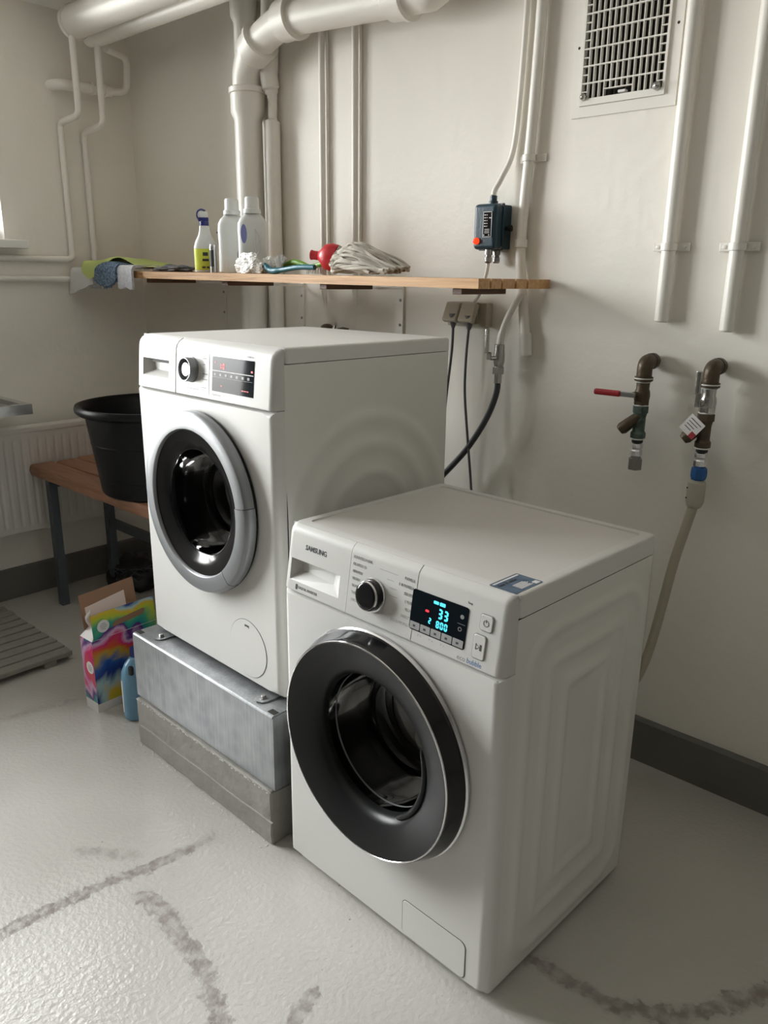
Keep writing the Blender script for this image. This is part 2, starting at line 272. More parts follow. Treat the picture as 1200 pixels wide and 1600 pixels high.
# ------------------------------------------------------------------ mesh helpers
class MB:
    def __init__(s): s.v = []; s.f = []
    def add(s, vs, fs):
        o = len(s.v); s.v += [tuple(v) for v in vs]; s.f += [tuple(i+o for i in f) for f in fs]; return s
    def box(s, x0, x1, y0, y1, z0, z1):
        return s.add([(x0, y0, z0), (x1, y0, z0), (x1, y1, z0), (x0, y1, z0), (x0, y0, z1), (x1, y0, z1), (x1, y1, z1), (x0, y1, z1)],
                     [(0, 3, 2, 1), (4, 5, 6, 7), (0, 1, 5, 4), (1, 2, 6, 5), (2, 3, 7, 6), (3, 0, 4, 7)])
    def bbox(s, x0, x1, y0, y1, z0, z1, b=0.004, seg=2, mtx=None):
        bm = bmesh.new(); bmesh.ops.create_cube(bm, size=1.0)
        for v in bm.verts: v.co = Vector(((x0+x1)/2+v.co.x*(x1-x0), (y0+y1)/2+v.co.y*(y1-y0), (z0+z1)/2+v.co.z*(z1-z0)))
        if b > 0: bmesh.ops.bevel(bm, geom=bm.edges[:], offset=b, segments=seg, affect='EDGES', profile=0.5)
        if mtx is not None: bmesh.ops.transform(bm, matrix=mtx, verts=bm.verts)
        return s.addbm(bm)
    def addbm(s, bm):
        bm.verts.index_update(); vs = [tuple(v.co) for v in bm.verts]; fs = [tuple(v.index for v in f.verts) for f in bm.faces]; bm.free(); return s.add(vs, fs)
    def loft(s, rings, cap0=True, cap1=True, closed=True):
        n = len(rings[0]); vs = [p for r in rings for p in r]; fs = []
        for i in range(len(rings)-1):
            for j in range(n if closed else n-1):
                k = (j+1) % n; fs.append((i*n+j, i*n+k, (i+1)*n+k, (i+1)*n+j))
        if cap0: fs.append(tuple(reversed(range(n))))
        if cap1: fs.append(tuple((len(rings)-1)*n+j for j in range(n)))
        return s.add(vs, fs)
    def prism(s, poly, z0, z1):
        return s.loft([[(x, y, z0) for x, y in poly], [(x, y, z1) for x, y in poly]])
    def tube(s, pts, r, n=12, cap=True):
        pts = [Vector(p) for p in pts]; m = len(pts); rr = r if isinstance(r, (list, tuple)) else [r]*m
        tang = []
        for i in range(m):
            a = pts[max(i-1, 0)]; b = pts[min(i+1, m-1)]; t = (b-a)
            tang.append(t.normalized() if t.length > 1e-9 else (tang[-1] if tang else Vector((0, 0, 1))))
        up = Vector((0, 0, 1)) if abs(tang[0].z) < 0.9 else Vector((1, 0, 0))
        u = tang[0].cross(up).normalized(); rings = []
        for i in range(m):
            u = (u - tang[i]*u.dot(tang[i]))
            u = u.normalized() if u.length > 1e-6 else tang[i].orthogonal().normalized()
            w = tang[i].cross(u)
            rings.append([tuple(pts[i]+(u*math.cos(2*PI*k/n)+w*math.sin(2*PI*k/n))*rr[i]) for k in range(n)])
        return s.loft(rings, cap, cap)
    def lathe(s, prof, n=32, origin=(0, 0, 0), axis='Z', cap0=False, cap1=False):
        """prof: list of (r, h)"""
        rings = []
        for r, h in prof:
            ring = []
            for k in range(n):
                a = 2*PI*k/n; c, q = r*math.cos(a), r*math.sin(a)
                if axis == 'Z': p = (c, q, h)
                elif axis == 'Y': p = (c, h, q)
                else: p = (h, c, q)
                ring.append((p[0]+origin[0], p[1]+origin[1], p[2]+origin[2]))
            rings.append(ring)
        return s.loft(rings, cap0, cap1)
    def cyl(s, a, b, r, n=16): return s.tube([a, b], r, n)
    def grid(s, fn, nu, nv):
        vs = [fn(i/nu, j/nv) for j in range(nv+1) for i in range(nu+1)]
        fs = [(j*(nu+1)+i, j*(nu+1)+i+1, (j+1)*(nu+1)+i+1, (j+1)*(nu+1)+i) for j in range(nv) for i in range(nu)]
        return s.add(vs, fs)
    def xf(s, m):
        s.v = [tuple(m @ Vector(v)) for v in s.v]; return s
    def build(s, name, m, parent=None, smooth=35, loc=None, rot=None, fix=True):
        me = bpy.data.meshes.new(name); me.from_pydata(s.v, [], s.f); me.update()
        if fix:
            bm = bmesh.new(); bm.from_mesh(me); bmesh.ops.recalc_face_normals(bm, faces=bm.faces); bm.to_mesh(me); bm.free()
        if smooth: me.shade_smooth(); me.set_sharp_from_angle(angle=math.radians(smooth))
        wn = smooth and 4 < len(s.f) < 9000
        me.materials.append(M[m] if isinstance(m, str) else m)
        o = bpy.data.objects.new(name, me); COL.objects.link(o)
        if wn: md = o.modifiers.new('weighted_normal', 'WEIGHTED_NORMAL'); md.keep_sharp = True; md.weight = 50
        if parent: o.parent = parent
        if loc: o.location = loc
        if rot: o.rotation_euler = rot
        return o
def catmull(pts, k=8):
    P = [Vector(p) for p in pts]; out = []
    for i in range(len(P)-1):
        p0 = P[i-1] if i else P[0]*2-P[1]; p1 = P[i]; p2 = P[i+1]; p3 = P[i+2] if i+2 < len(P) else P[-1]*2-P[-2]
        for j in range(k):
            t = j/k; out.append(0.5*((2*p1)+(p2-p0)*t+(2*p0-5*p1+4*p2-p3)*t*t+(3*p1-p0-3*p2+p3)*t**3))
    out.append(P[-1]); return out
def fillet(pts, R=0.03, k=6):
    P = [Vector(p) for p in pts]; out = [P[0]]
    for i in range(1, len(P)-1):
        a = (P[i-1]-P[i]); b = (P[i+1]-P[i]); d = min(R, a.length*0.48, b.length*0.48); A = P[i]+a.normalized()*d; B = P[i]+b.normalized()*d
        for j in range(k+1):
            t = j/k; out.append(A*(1-t)**2+P[i]*2*t*(1-t)+B*t*t)
    out.append(P[-1]); return out
def tag(o, label, cat, group=None, kind=None):
    o['label'] = label; o['category'] = cat
    if group: o['group'] = group
    if kind: o['kind'] = kind
    return o
def thing(name, label, cat, loc=(0, 0, 0), rz=0, group=None):
    o = bpy.data.objects.new(name, None); COL.objects.link(o); o.empty_display_size = 0.05
    o.location = loc; o.rotation_euler = (0, 0, rz); return tag(o, label, cat, group)
TXT = {}
def text(body, size, m, parent, loc, rot, extrude=0.0004, align='LEFT', sx=1.0, name='lettering', bold=0.0):
    key = (body, size, extrude, align, bold)
    if key not in TXT:
        cu = bpy.data.curves.new('txt', 'FONT'); cu.body = body; cu.size = size; cu.extrude = extrude; cu.align_x = align; cu.align_y = 'CENTER'; cu.resolution_u = 2; cu.offset = bold
        to = bpy.data.objects.new('txt', cu); COL.objects.link(to); dg = bpy.context.evaluated_depsgraph_get(); dg.update()
        me = bpy.data.meshes.new_from_object(to.evaluated_get(dg)); bpy.data.objects.remove(to); bpy.data.curves.remove(cu); TXT[key] = me
    me = TXT[key].copy(); me.name = name; me.materials.clear(); me.materials.append(M[m])
    o = bpy.data.objects.new(name, me); COL.objects.link(o); o.parent = parent; o.location = loc; o.rotation_euler = rot; o.scale = (sx, 1, 1)
    return o
SEGS = {'0': 'abcdef', '1': 'bc', '2': 'abged', '3': 'abgcd', '4': 'fgbc', '5': 'afgcd', '6': 'afgcde', '7': 'abc', '8': 'abcdefg', '9': 'abcdfg', '-': 'g'}
def sevenseg(mb, s, x, y, h, t=None):
    """digits drawn in the local x/y plane, z out"""
    w = h*0.5; t = t or h*0.14
    for ch in s:
        if ch == ':':
            for q in (0.3, 0.7): mb.box(x, x+t, y+h*q-t/2, y+h*q+t/2, 0, 0.0005)
            x += t*2.2; continue
        for sg in SEGS.get(ch, ''):
            if sg == 'a': mb.box(x+t*.6, x+w-t*.6, y+h-t, y+h, 0, .0005)
            if sg == 'g': mb.box(x+t*.6, x+w-t*.6, y+h/2-t/2, y+h/2+t/2, 0, .0005)
            if sg == 'd': mb.box(x+t*.6, x+w-t*.6, y, y+t, 0, .0005)
            if sg == 'f': mb.box(x, x+t, y+h/2+t*.3, y+h-t*.5, 0, .0005)
            if sg == 'b': mb.box(x+w-t, x+w, y+h/2+t*.3, y+h-t*.5, 0, .0005)
            if sg == 'e': mb.box(x, x+t, y+t*.5, y+h/2-t*.3, 0, .0005)
            if sg == 'c': mb.box(x+w-t, x+w, y+t*.5, y+h/2-t*.3, 0, .0005)
        x += w*1.28
    return mb
def rrect(x0, x1, y0, y1, r, k=5):
    pts = []
    for cx, cy, a0 in ((x1-r, y1-r, 0), (x0+r, y1-r, 90), (x0+r, y0+r, 180), (x1-r, y0+r, 270)):
        for j in range(k+1):
            a = math.radians(a0+90*j/k); pts.append((cx+r*math.cos(a), cy+r*math.sin(a)))
    return pts
def rplate(mb, x0, x1, y0, y1, r, z0, z1, b=0.0):
    """rounded plate in local x/y, z out, with a soft rim"""
    rings = [[(x, y, z0) for x, y in rrect(x0, x1, y0, y1, r)]]
    if b:
        rings.append([(x, y, z1-b) for x, y in rrect(x0, x1, y0, y1, r)])
        rings.append([(x, y, z1) for x, y in rrect(x0+b, x1-b, y0+b, y1-b, max(r-b, 1e-4))])
    else: rings.append([(x, y, z1) for x, y in rrect(x0, x1, y0, y1, r)])
    return mb.loft(rings)
def plate_hole(w, z0, z1, cx, cz, R, yd, er, hole_depth, x0=0.0, n=96):
    """front panel in the x/z plane at y=0, thickness yd (to +y), edge rounding er, round hole R"""
    hw = w/2; mb = MB(); angs = sorted(set([2*PI*k/n for k in range(n)] + [math.atan2(z-cz, x-cx) % (2*PI) for x in (x0, x0+w) for z in (z0, z1)]))
    def outer(a, inset):
        c, q = math.cos(a), math.sin(a); ts = []
        if c > 1e-9: ts.append((x0+w-inset-cx)/c)
        if c < -1e-9: ts.append((x0+inset-cx)/c)
        if q > 1e-9: ts.append((z1-min(inset, er*.3)-cz)/q)
        if q < -1e-9: ts.append((z0+min(inset, er*.35)-cz)/q)
        t = min(ts); return (cx+t*c, cz+t*q)
    rings = [[(cx+R*math.cos(a), hole_depth, cz+R*math.sin(a)) for a in angs], [(cx+R*math.cos(a), 0.004, cz+R*math.sin(a)) for a in angs], [(cx+(R+.004)*math.cos(a), 0, cz+(R+.004)*math.sin(a)) for a in angs]]
    for k in range(5):
        t = PI/2*k/4; ins = er*(1-math.sin(t)); y = er*(1-math.cos(t)); rings.append([(lambda p: (p[0], y, p[1]))(outer(a, ins)) for a in angs])
    rings.append([(lambda p: (p[0], yd, p[1]))(outer(a, 0)) for a in angs])
    rings.insert(3, [(cx+(R+.012)*math.cos(a), 0, cz+(R+.012)*math.sin(a)) for a in angs])
    return mb.loft(rings, False, False)

# ------------------------------------------------------------------ the room shell
XR, YF, ZC = 5.4, -5.0, 2.367
fl = MB().box(-WALLT, XR, YF, 0.0, -0.1, 0.0).build('floor', 'floor', smooth=0); tag(fl, 'light grey painted concrete floor with worn brownish strips', 'floor', kind='structure')
cl = MB().box(-WALLT, XR, YF, 0.3, ZC, ZC+0.15).build('ceiling', 'ceil', smooth=0); tag(cl, 'off-white painted ceiling above the pipes', 'ceiling', kind='structure')
VX0, VX1, VZ0, VZ1 = 2.19, 2.43, 1.795, 2.165
wb = MB()
wb.box(-WALLT, VX0, 0, 0.3, -0.1, ZC); wb.box(VX1, XR, 0, 0.3, -0.1, ZC); wb.box(VX0, VX1, 0, 0.3, -0.1, VZ0); wb.box(VX0, VX1, 0, 0.3, VZ1, ZC); wb.box(VX0, VX1, 0.2, 0.3, VZ0, VZ1)
wb = wb.build('wall_back', 'wall', smooth=0); tag(wb, 'off-white painted wall behind the two washing machines', 'wall', kind='structure')
wl = MB(); W1, W2_ = WIN
wl.box(-WALLT, 0, W1[1], 0, -0.1, ZC); wl.box(-WALLT, 0, W1[0], W1[1], -0.1, W1[2]); wl.box(-WALLT, 0, W1[0], W1[1], W1[3], ZC)
wl.box(-WALLT, 0, W2_[1], W1[0], -0.1, ZC); wl.box(-WALLT, 0, W2_[0], W2_[1], W2_[3], ZC); wl.box(-WALLT, 0, W2_[0], W2_[1], -0.1, max(W2_[2], -0.01)); wl.box(-WALLT, 0, YF, W2_[0], -0.1, ZC)
wl = wl.build('wall_left', 'wall', smooth=0); tag(wl, 'off-white painted wall with window and radiator', 'wall', kind='structure')
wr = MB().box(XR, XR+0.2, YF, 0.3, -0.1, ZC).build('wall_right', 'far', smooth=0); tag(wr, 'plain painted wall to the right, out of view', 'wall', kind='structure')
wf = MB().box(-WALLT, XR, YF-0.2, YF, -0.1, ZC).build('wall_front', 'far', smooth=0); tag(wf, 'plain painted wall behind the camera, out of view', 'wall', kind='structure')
def skirting(name, along, a, b, label):
    mb = MB(); n = 60
    if along == 'x':
        rings = [[(a+(b-a)*i/n, y, z+(0.003*noise.noise((a+(b-a)*i/n*9.0, 3.1, z)) if z > .05 else 0)) for y, z in ((0.0, 0), (-0.016, 0), (-0.016, 0.128), (-0.012, 0.134), (0.0, 0.136))] for i in range(n+1)]
    else:
        rings = [[(x, a+(b-a)*i/n, z) for x, z in ((0.0, 0), (0.016, 0), (0.016, 0.128), (0.012, 0.134), (0.0, 0.136))] for i in range(n+1)]
    o = mb.loft(rings).build(name, 'skirt', smooth=30); return tag(o, label, 'baseboard', kind='structure')
skirting('baseboard_back', 'x', 0.017, XR, 'dark grey painted skirting along the back wall')
skirting('baseboard_left', 'y', WIN[1][1], -0.0, 'dark grey painted skirting under the radiator')
def glazing(t, hw, h, leaves, low):
    fr = MB(); st = 2*hw/leaves
    for k in range(leaves):
        y0 = -hw+st*k; y1 = y0+st
        for a, b, c, d in ((y0, y0+.04, 0, h), (y1-.04, y1, 0, h), (y0+.04, y1-.04, 0, low), (y0+.04, y1-.04, h-.04, h)): fr.box(0, .025, a, b, c, d)
        MB().box(.010, .014, y0+.04, y1-.04, low, h-.04).build('pane', 'pane', t, smooth=0)
    fr.build('frame', 'winframe', t, smooth=0)
a, b, z0, z1 = WIN[0]; hw = (b-a)/2
w = thing('window_1', 'white framed basement window with daylight above the steel sink', 'window', (-WALLT+0.002, (a+b)/2, z0)); w['kind'] = 'structure'
glazing(w, hw, z1-z0, 2, .05)
MB().bbox(WALLT-.0015, WALLT+.086, -hw-.055, hw+.055, -.030, 0.002, .004).build('window_sill', 'sill', w)
MB().box(.026, WALLT-.002, -hw, hw, 0.0005, .004).build('inner_ledge', 'sill', w, smooth=0)
a, b, z0, z1 = WIN[1]; hw = (b-a)/2
w = thing('window_2', 'tall low-silled window beyond the left edge of view', 'window', (-WALLT+0.002, (a+b)/2, z0)); w['kind'] = 'structure'
glazing(w, hw, z1-z0, 2, .05)

# ------------------------------------------------------------------ washing machines
def side_grid(x, y0, y1, z0, z1, fn, sgn, nu=60, nv=96):
    return MB().grid(lambda u, v: (x+sgn*fn(y0+(y1-y0)*u, z0+(z1-z0)*v), y0+(y1-y0)*u, z0+(z1-z0)*v), nu, nv)
def sdrr(y, z, cy, cz, hy, hz, r):
    dy, dz = abs(y-cy)-(hy-r), abs(z-cz)-(hz-r); return math.hypot(max(dy, 0), max(dz, 0))+min(max(dy, dz), 0)-r
def bumpf(d, w): t = max(0, 1-abs(d)/w); return t*t*(3-2*t)
def lid(root, w, y0, y1, z0, z1, rim, name='top_lid', top='lidtop', drop=0.0025, wm='white'):
    rings = []
    def R(ins, z, r=.012): return [(x, y, z) for x, y in rrect(0+ins, w-ins, y0+ins, y1-ins, r)]
    rings = [R(0, z0), R(0, z1-.006), R(.002, z1-.002), R(.006, z1), R(rim-.002, z1), R(rim, z1-drop), ]
    l = MB().loft(rings, True, True).build(name, wm, root, 30)
    MB().loft([R(rim+.001, z1-drop+.0002), R(rim+.001, z1-drop+.0012)]).build('top_panel', top, l, 0)
    return l
def tiltloc(x, z, zb, tilt, out=0.0, y0=0.0):
    return (x, y0+(z-zb)*math.tan(tilt)-out*math.cos(tilt), z+out*math.sin(tilt))

# ---- front machine
X1, Y1, A1 = 2.1046, -0.9775, -0.036
S = thing('washing_machine', 'white front-loading washing machine standing on the floor, black-rimmed door, SAMSUNG lettering, cyan display', 'washing machine', (X1, Y1, 0), A1, 'washing machines')
D1 = 0.533
for fx in (.06, .54):
    for fy in (.07, .47): MB().lathe([(.001, 0), (.022, 0), (.022, .008), (.012, .01), (.012, .03)], 20, (fx, fy, 0), cap0=True, cap1=True).build('foot', 'black', S)
def emb(y, z):
    d = sdrr(y, z, .285, .40, .205, .352, .075)
    return .006*bumpf(d, .022)+.006*bumpf(d+.068, .02)+.006*bumpf(d+.128, .02)
cab = side_grid(.6, .036, .525, .014, .806, emb, 1)
cab.box(0, .002, .036, .525, .014, .806); cab.box(0.002, .6, .523, .525, .014, .806); cab.box(.002, .598, .036, .523, .014, .018)
cab.build('cabinet', 'whiteside', S, 40)
MB().box(.5985, .6002, .0365, .040, .30, .31).build('side_clip', 'whiteside', S, 0)
DC = (.297, .447)
plate_hole(.6, .014, .7045, DC[0], DC[1], .205, .036, .020, .06).build('front_panel', 'white', S, 40)
lid(S, .6, .036, D1, .8075, .85, .026, drop=.004)
T1 = math.radians(8.5); ZB1 = .706
def cp_piece(x0, x1, rl, rr, name, root, levels, m='whitepl', yb=.0358):
    rings = []
    for z, yf in levels:
        pts = [(x0, yb, z)]
        if rl:
            pts += [(x0+rl*(1-math.sin(a)), min(yf+rl*(1-math.cos(a)), yb), z) for a in [PI/2*(1-k/5) for k in range(6)]]
        else: pts.append((x0, yf, z))
        if rr:
            pts += [(x1-rr*(1-math.sin(a)), min(yf+rr*(1-math.cos(a)), yb), z) for a in [PI/2*k/5 for k in range(6)]]
        else: pts.append((x1, yf, z))
        pts.append((x1, yb, z)); rings.append(pts)
    return MB().loft(rings).build(name, m, root, 32)
tn = math.tan(T1)
lev = [(ZB1, .001), (ZB1+.003, 0.0), (.80, (.80-ZB1)*tn), (.832, (.832-ZB1)*tn), (.840, (.84-ZB1)*tn+.002), (.846, (.846-ZB1)*tn+.007), (.850, .034)]
# drawer with a moulded finger recess: built as four strips round the recess
drawer = MB()
def strip(mb, x0, x1, levels, rl=0, yb=.0358):
    rings = []
    for z, yf in levels:
        pts = [(x0, yb, z)]
        if rl: pts += [(x0+rl*(1-math.sin(a)), min(yf+rl*(1-math.cos(a)), yb), z) for a in [PI/2*(1-k/5) for k in range(6)]]
        else: pts.append((x0, yf, z))
        pts += [(x1, yf, z), (x1, yb, z)]; rings.append(pts)
    mb.loft(rings)
RZ0, RZ1, RX0, RX1 = .729, .777, .022, .178
yl = lambda z: (z-ZB1)*tn
strip(drawer, 0, .2035, [(ZB1, .001), (ZB1+.003, 0), (RZ0, yl(RZ0))], .02)
strip(drawer, 0, .2035, [(RZ1, yl(RZ1)), (.80, yl(.80)), (.832, yl(.832)), (.840, yl(.84)+.002), (.846, yl(.846)+.007), (.850, .034)], .02)
strip(drawer, 0, RX0, [(RZ0, yl(RZ0)), (RZ1, yl(RZ1))], .02); strip(drawer, RX1, .2035, [(RZ0, yl(RZ0)), (RZ1, yl(RZ1))])
dr = drawer.build('detergent_drawer', 'whitepl', S, 32)
rc = MB(); yb_ = .030
a0 = [(RX0, yl(RZ0), RZ0), (RX1, yl(RZ0), RZ0), (RX1, yl(RZ1), RZ1), (RX0, yl(RZ1), RZ1)]
b0 = [(RX0+.012, yb_, RZ0+.018), (RX1-.028, yb_-.012, RZ0+.018), (RX1-.028, yb_-.006, RZ1-.002), (RX0+.012, yb_, RZ1-.002)]
rc.add(a0+b0, [(4, 5, 6, 7), (0, 1, 5, 4), (1, 2, 6, 5), (2, 3, 7, 6), (3, 0, 4, 7)])
rc.build('finger_recess', 'whitepl', dr, 0)
cp_piece(.2045, .3845, 0, 0, 'program_panel', S, lev)
rp = cp_piece(.3865, .6, 0, .02, 'control_panel', S, lev)
MB().loft([[(.3846, y, z) for z, y in [(min(z, .8485), min(y+.0035, .0345)) for z, y in lev] + [(.849, .035), (ZB1, .035)]], [(.3864, y, z) for z, y in [(min(z, .8485), min(y+.0035, .0345)) for z, y in lev] + [(.849, .035), (ZB1, .035)]]]).build('panel_gap', 'seam', S, 0)
RT = (PI/2-T1, 0, 0)
def sp(x, z, out=.0002): return tiltloc(x, z, ZB1, T1, out)
text('SAMSUNG', .0158, 'print', dr, sp(.064, .8085), RT, bold=.0002, name='brand_lettering', sx=.93)
text('DIGITAL INVERTER', .0085, 'print', dr, sp(.053, .7175), RT, name='drawer_lettering', sx=.85)
dl = MB(); rplate(dl, -.0035, .0035, -.006, .006, .002, 0, .0004); dl.build('drawer_mark', 'print', dr, 0, sp(.047, .7175), RT)
# dial
dk = MB().lathe([(.0345, 0), (.0345, .003), (.0335, .005), (.031, .0055)], 48, cap0=True).build('dial', 'chrome', S, 40, sp(.276, .764), RT)
MB().lathe([(.0305, 0), (.0305, .010), (.0295, .015), (.0265, .0175), (.021, .0182), (.0001, .0182)], 48).build('dial_knob', 'blackgloss', dk, 40, (0, 0, .004))
MB().lathe([(.0300, .0150), (.0280, .0176), (.0268, .0176)], 48).build('dial_trim', 'chrome', dk, 40, (0, 0, .004))
L = ['HUUHTELU+LINK.', 'PIKAPESU 15', 'HIENOPESU', 'ULKOILU', 'VAUVA', 'TUMMAT', 'LINKOUS']
Rr = ['PUUVILLA', 'E 40 PUUVILLA', 'SEKOITE', 'E PLUS', 'VILLA', 'FARKUT', 'ECO RUMPUPESU']
for i, t in enumerate(L): text(t, .0085, 'printgrey', S, sp(.211+.0008*i, .826-.0145*i), RT, extrude=.0002, name='program_lettering', sx=.62 if i > 1 else .8)
for i, t in enumerate(Rr): text(t, .0085, 'printgrey', S, sp(.379-.0006*i, .819-.0145*i), RT, extrude=.0002, align='RIGHT', name='program_lettering', sx=.7)
for i, (x0, z0, x1) in enumerate([(.252, .8265, .262), (.247, .812, .252), (.285, .8195, .335), (.308, .805, .326), (.316, .7905, .336), (.318, .776, .34)]):
    MB().box(0, x1-x0, 0, .0006, 0, .0002).build('program_line', 'printgrey', S, 0, sp(x0, z0), RT)
# display
ds = MB(); rplate(ds, 0, .137, 0, .088, .006, 0, .0012, .0006)
ds = ds.build('display', 'screen', S, 30, sp(.3775, .7295), RT); ds.scale = (.975, .89, 1)
for k in range(5):
    kb = MB(); rplate(kb, .0025+k*.0267, .0025+k*.0267+.0250, .0025, .0185, .0015, .0012, .002, .0004)
    kb = kb.build('option_key', 'key', ds, 30)
    MB().add([(.011+k*.0267, .008, .0022), (.017+k*.0267, .008, .0022), (.017+k*.0267, .0125, .0022), (.011+k*.0267, .0125, .0022)], [(0, 1, 2, 3)]).build('key_mark', 'print', kb, 0)
sevenseg(MB(), '33', .068, .044, .0215, .0040).build('display_digits', 'cyan', ds, 0, (0, 0, .0013))
sevenseg(MB(), '800', .066, .0235, .0155, .0027).build('display_digits', 'cyan', ds, 0, (0, 0, .0013))
sevenseg(MB(), '2', .047, .0265, .0130, .0026).build('display_digits', 'cyan', ds, 0, (0, 0, .0013))
ic = MB(); rplate(ic, .0545, .067, .072, .0785, .0015, 0, .0005); rplate(ic, .0695, .083, .0715, .079, .0015, 0, .0005); ic.build('display_icons', 'cyan', ds, 0, (0, 0, .0013))
ri = MB(); rplate(ri, .037, .046, .049, .054, .002, 0, .0005); ri.build('display_indicator', 'red_led', ds, 0, (0, 0, .0013))
ct = MB().lathe([(.0001, .0014), (.0045, .0014)], 20, (.124, .066, 0)); ct.lathe([(.003, .0014), (.0045, .0014)], 20, (.122, .040, 0)); ct.box(.115, .133, .0505, .0513, .0012, .0014)
ct.build('display_marks', 'printgrey', ds, 0)
text('Temp.', .006, 'printgrey', S, sp(.505, .8165), RT, extrude=.0002, name='panel_lettering', sx=.8)
for i, (x, t) in enumerate(((.400, '3" o'), (.428, '3" m'), (.456, '3" u'))): text(t, .006, 'printgrey', S, sp(x, .7225), RT, extrude=.0002, name='panel_lettering')
def pbutton(x0, x1, z0, z1, sym):
    w, h = x1-x0, z1-z0; ob = MB(); rplate(ob, 0, w, 0, h, .006, 0, .0008)
    o = ob.build('power_button' if sym == 'p' else 'start_button', 'printgrey', S, 30, sp(x0, z0), RT)
    ib = MB(); rplate(ib, .0013, w-.0013, .0013, h-.0013, .005, .0004, .0025, .0012); ib.build('button_cap', 'whitepl', o, 30)
    s_ = MB(); cx, cy = w/2, h/2
    if sym == 'p':
        pts = [(cx+.0055*math.cos(math.radians(120+300*k/14)), cy+.0055*math.sin(math.radians(120+300*k/14)), .0027) for k in range(15)]; s_.tube(pts, .00045, 6); s_.box(cx-.0006, cx+.0006, cy+.001, cy+.0065, .0025, .003)
    else:
        s_.tube([(cx-.006, cy-.0055, .0027), (cx-.006, cy+.0055, .0027), (cx+.001, cy, .0027), (cx-.006, cy-.0055, .0027)], .00045, 6); s_.box(cx+.0025, cx+.0037, cy-.0055, cy+.0055, .0025, .003); s_.box(cx+.005, cx+.0062, cy-.0055, cy+.0055, .0025, .003)
    s_.build('button_mark', 'print', o, 0)
pbutton(.537, .566, .777, .808, 'p'); pbutton(.528, .557, .724, .770, 's')
e1 = text('eco', .0135, 'printgrey', S, sp(.497, .7145), RT, name='model_lettering'); e2 = text('bubble', .0135, 'printblue', S, sp(.5195, .7145), RT, name='model_lettering', sx=.92)
# door
dz = (DC[0], 0, DC[1])
door = MB().lathe([(.240, 0.0), (.244, -.003), (.2445, -.012), (.242, -.018), (.236, -.034), (.2335, -.043), (.231, -.047)], 96, dz, 'Y').build('door', 'blackgloss', S, 40)
MB().lathe([(.2452, -.001), (.2475, -.003), (.2475, -.008), (.2445, -.011)], 96, dz, 'Y').build('door_outer_trim', 'chrome', door, 40)
MB().lathe([(.2312, -.0465), (.2305, -.0492), (.2285, -.0496), (.2275, -.0485)], 96, dz, 'Y').build('door_trim_ring', 'chrome', door, 40)
MB().lathe([(.2277, -.0485), (.215, -.0455), (.19, -.0375), (.166, -.028), (.155, -.020), (.150, -.008), (.149, .002)], 96, dz, 'Y').build('door_bezel', 'smoke', door, 50)
MB().lathe([(.149, .002), (.147, .03), (.143, .07), (.137, .11), (.128, .128), (.11, .139), (.07, .146), (.0005, .149)], 96, dz, 'Y').build('door_glass', 'bowl', door, 60)
MB().lathe([(.1475, .020), (.1465, .0235)], 96, dz, 'Y').build('bowl_ring', 'silver', door, 40)
hd = MB()
pts = [(DC[0]+.152*math.cos(math.radians(a)), -.018-.004*math.cos(math.radians((a+18)*2.4)), DC[1]+.152*math.sin(math.radians(a))) for a in range(-58, 24, 4)]
hd.tube(pts, [.004]+[.0065]*(len(pts)-2)+[.004], 10); hd.build('door_handle', 'smoke', door, 50)
MB().lathe([(.235, .034), (.205, .036), (.185, .05), (.18, .075), (.17, .085), (.165, .11)], 64, dz, 'Y').build('door_gasket', 'gasket', S, 50)
dm = MB().lathe([(.19, .10), (.24, .105), (.245, .12), (.245, .42), (.23, .44), (.0005, .44)], 64, dz, 'Y').build('drum', 'drum', S, 40)
for k in range(3):
    a = 2*PI*k/3+.5; c, q = math.cos(a), math.sin(a); b = MB()
    b.loft([[(DC[0]+c*r_-q*t, y, DC[1]+q*r_+c*t) for r_, t in ((.243, -.03), (.20, -.008), (.20, .008), (.243, .03))] for y in (.13, .41)]); b.build('drum_paddle', 'silver', dm, 30)
# filter flap
ff = MB(); rplate(ff, .3795, .5515, .0225, .1125, .014, 0, .0003); ff.xf(Matrix.Rotation(PI/2, 4, 'X')); ff.build('filter_gap', 'seam', S, 0)
ff = MB(); rplate(ff, .381, .550, .024, .111, .0128, .0002, .0016, .0008); ff.xf(Matrix.Rotation(PI/2, 4, 'X')); ff.build('filter_flap', 'white', S, 30)
# sticker on the lid
st = MB(); rplate(st, .531, .589, .040, .122, .003, .8502, .8506); st = st.build('energy_sticker', 'sticker', S, 0)
sm = MB(); sm.box(.535, .539, .044, .118, .8506, .8508)
for k in range(6): sm.box(.562+.0035*k, .564+.0035*k, .066, .096+.003*(k % 3), .8506, .8508)
sm.box(.575, .586, .105, .118, .8506, .8508); sm.build('sticker_print', 'cartonwhite', st, 0)
text('Eco Bubble', .011, 'print', st, (.548, .046, .8507), (0, 0, PI/2), name='sticker_lettering')

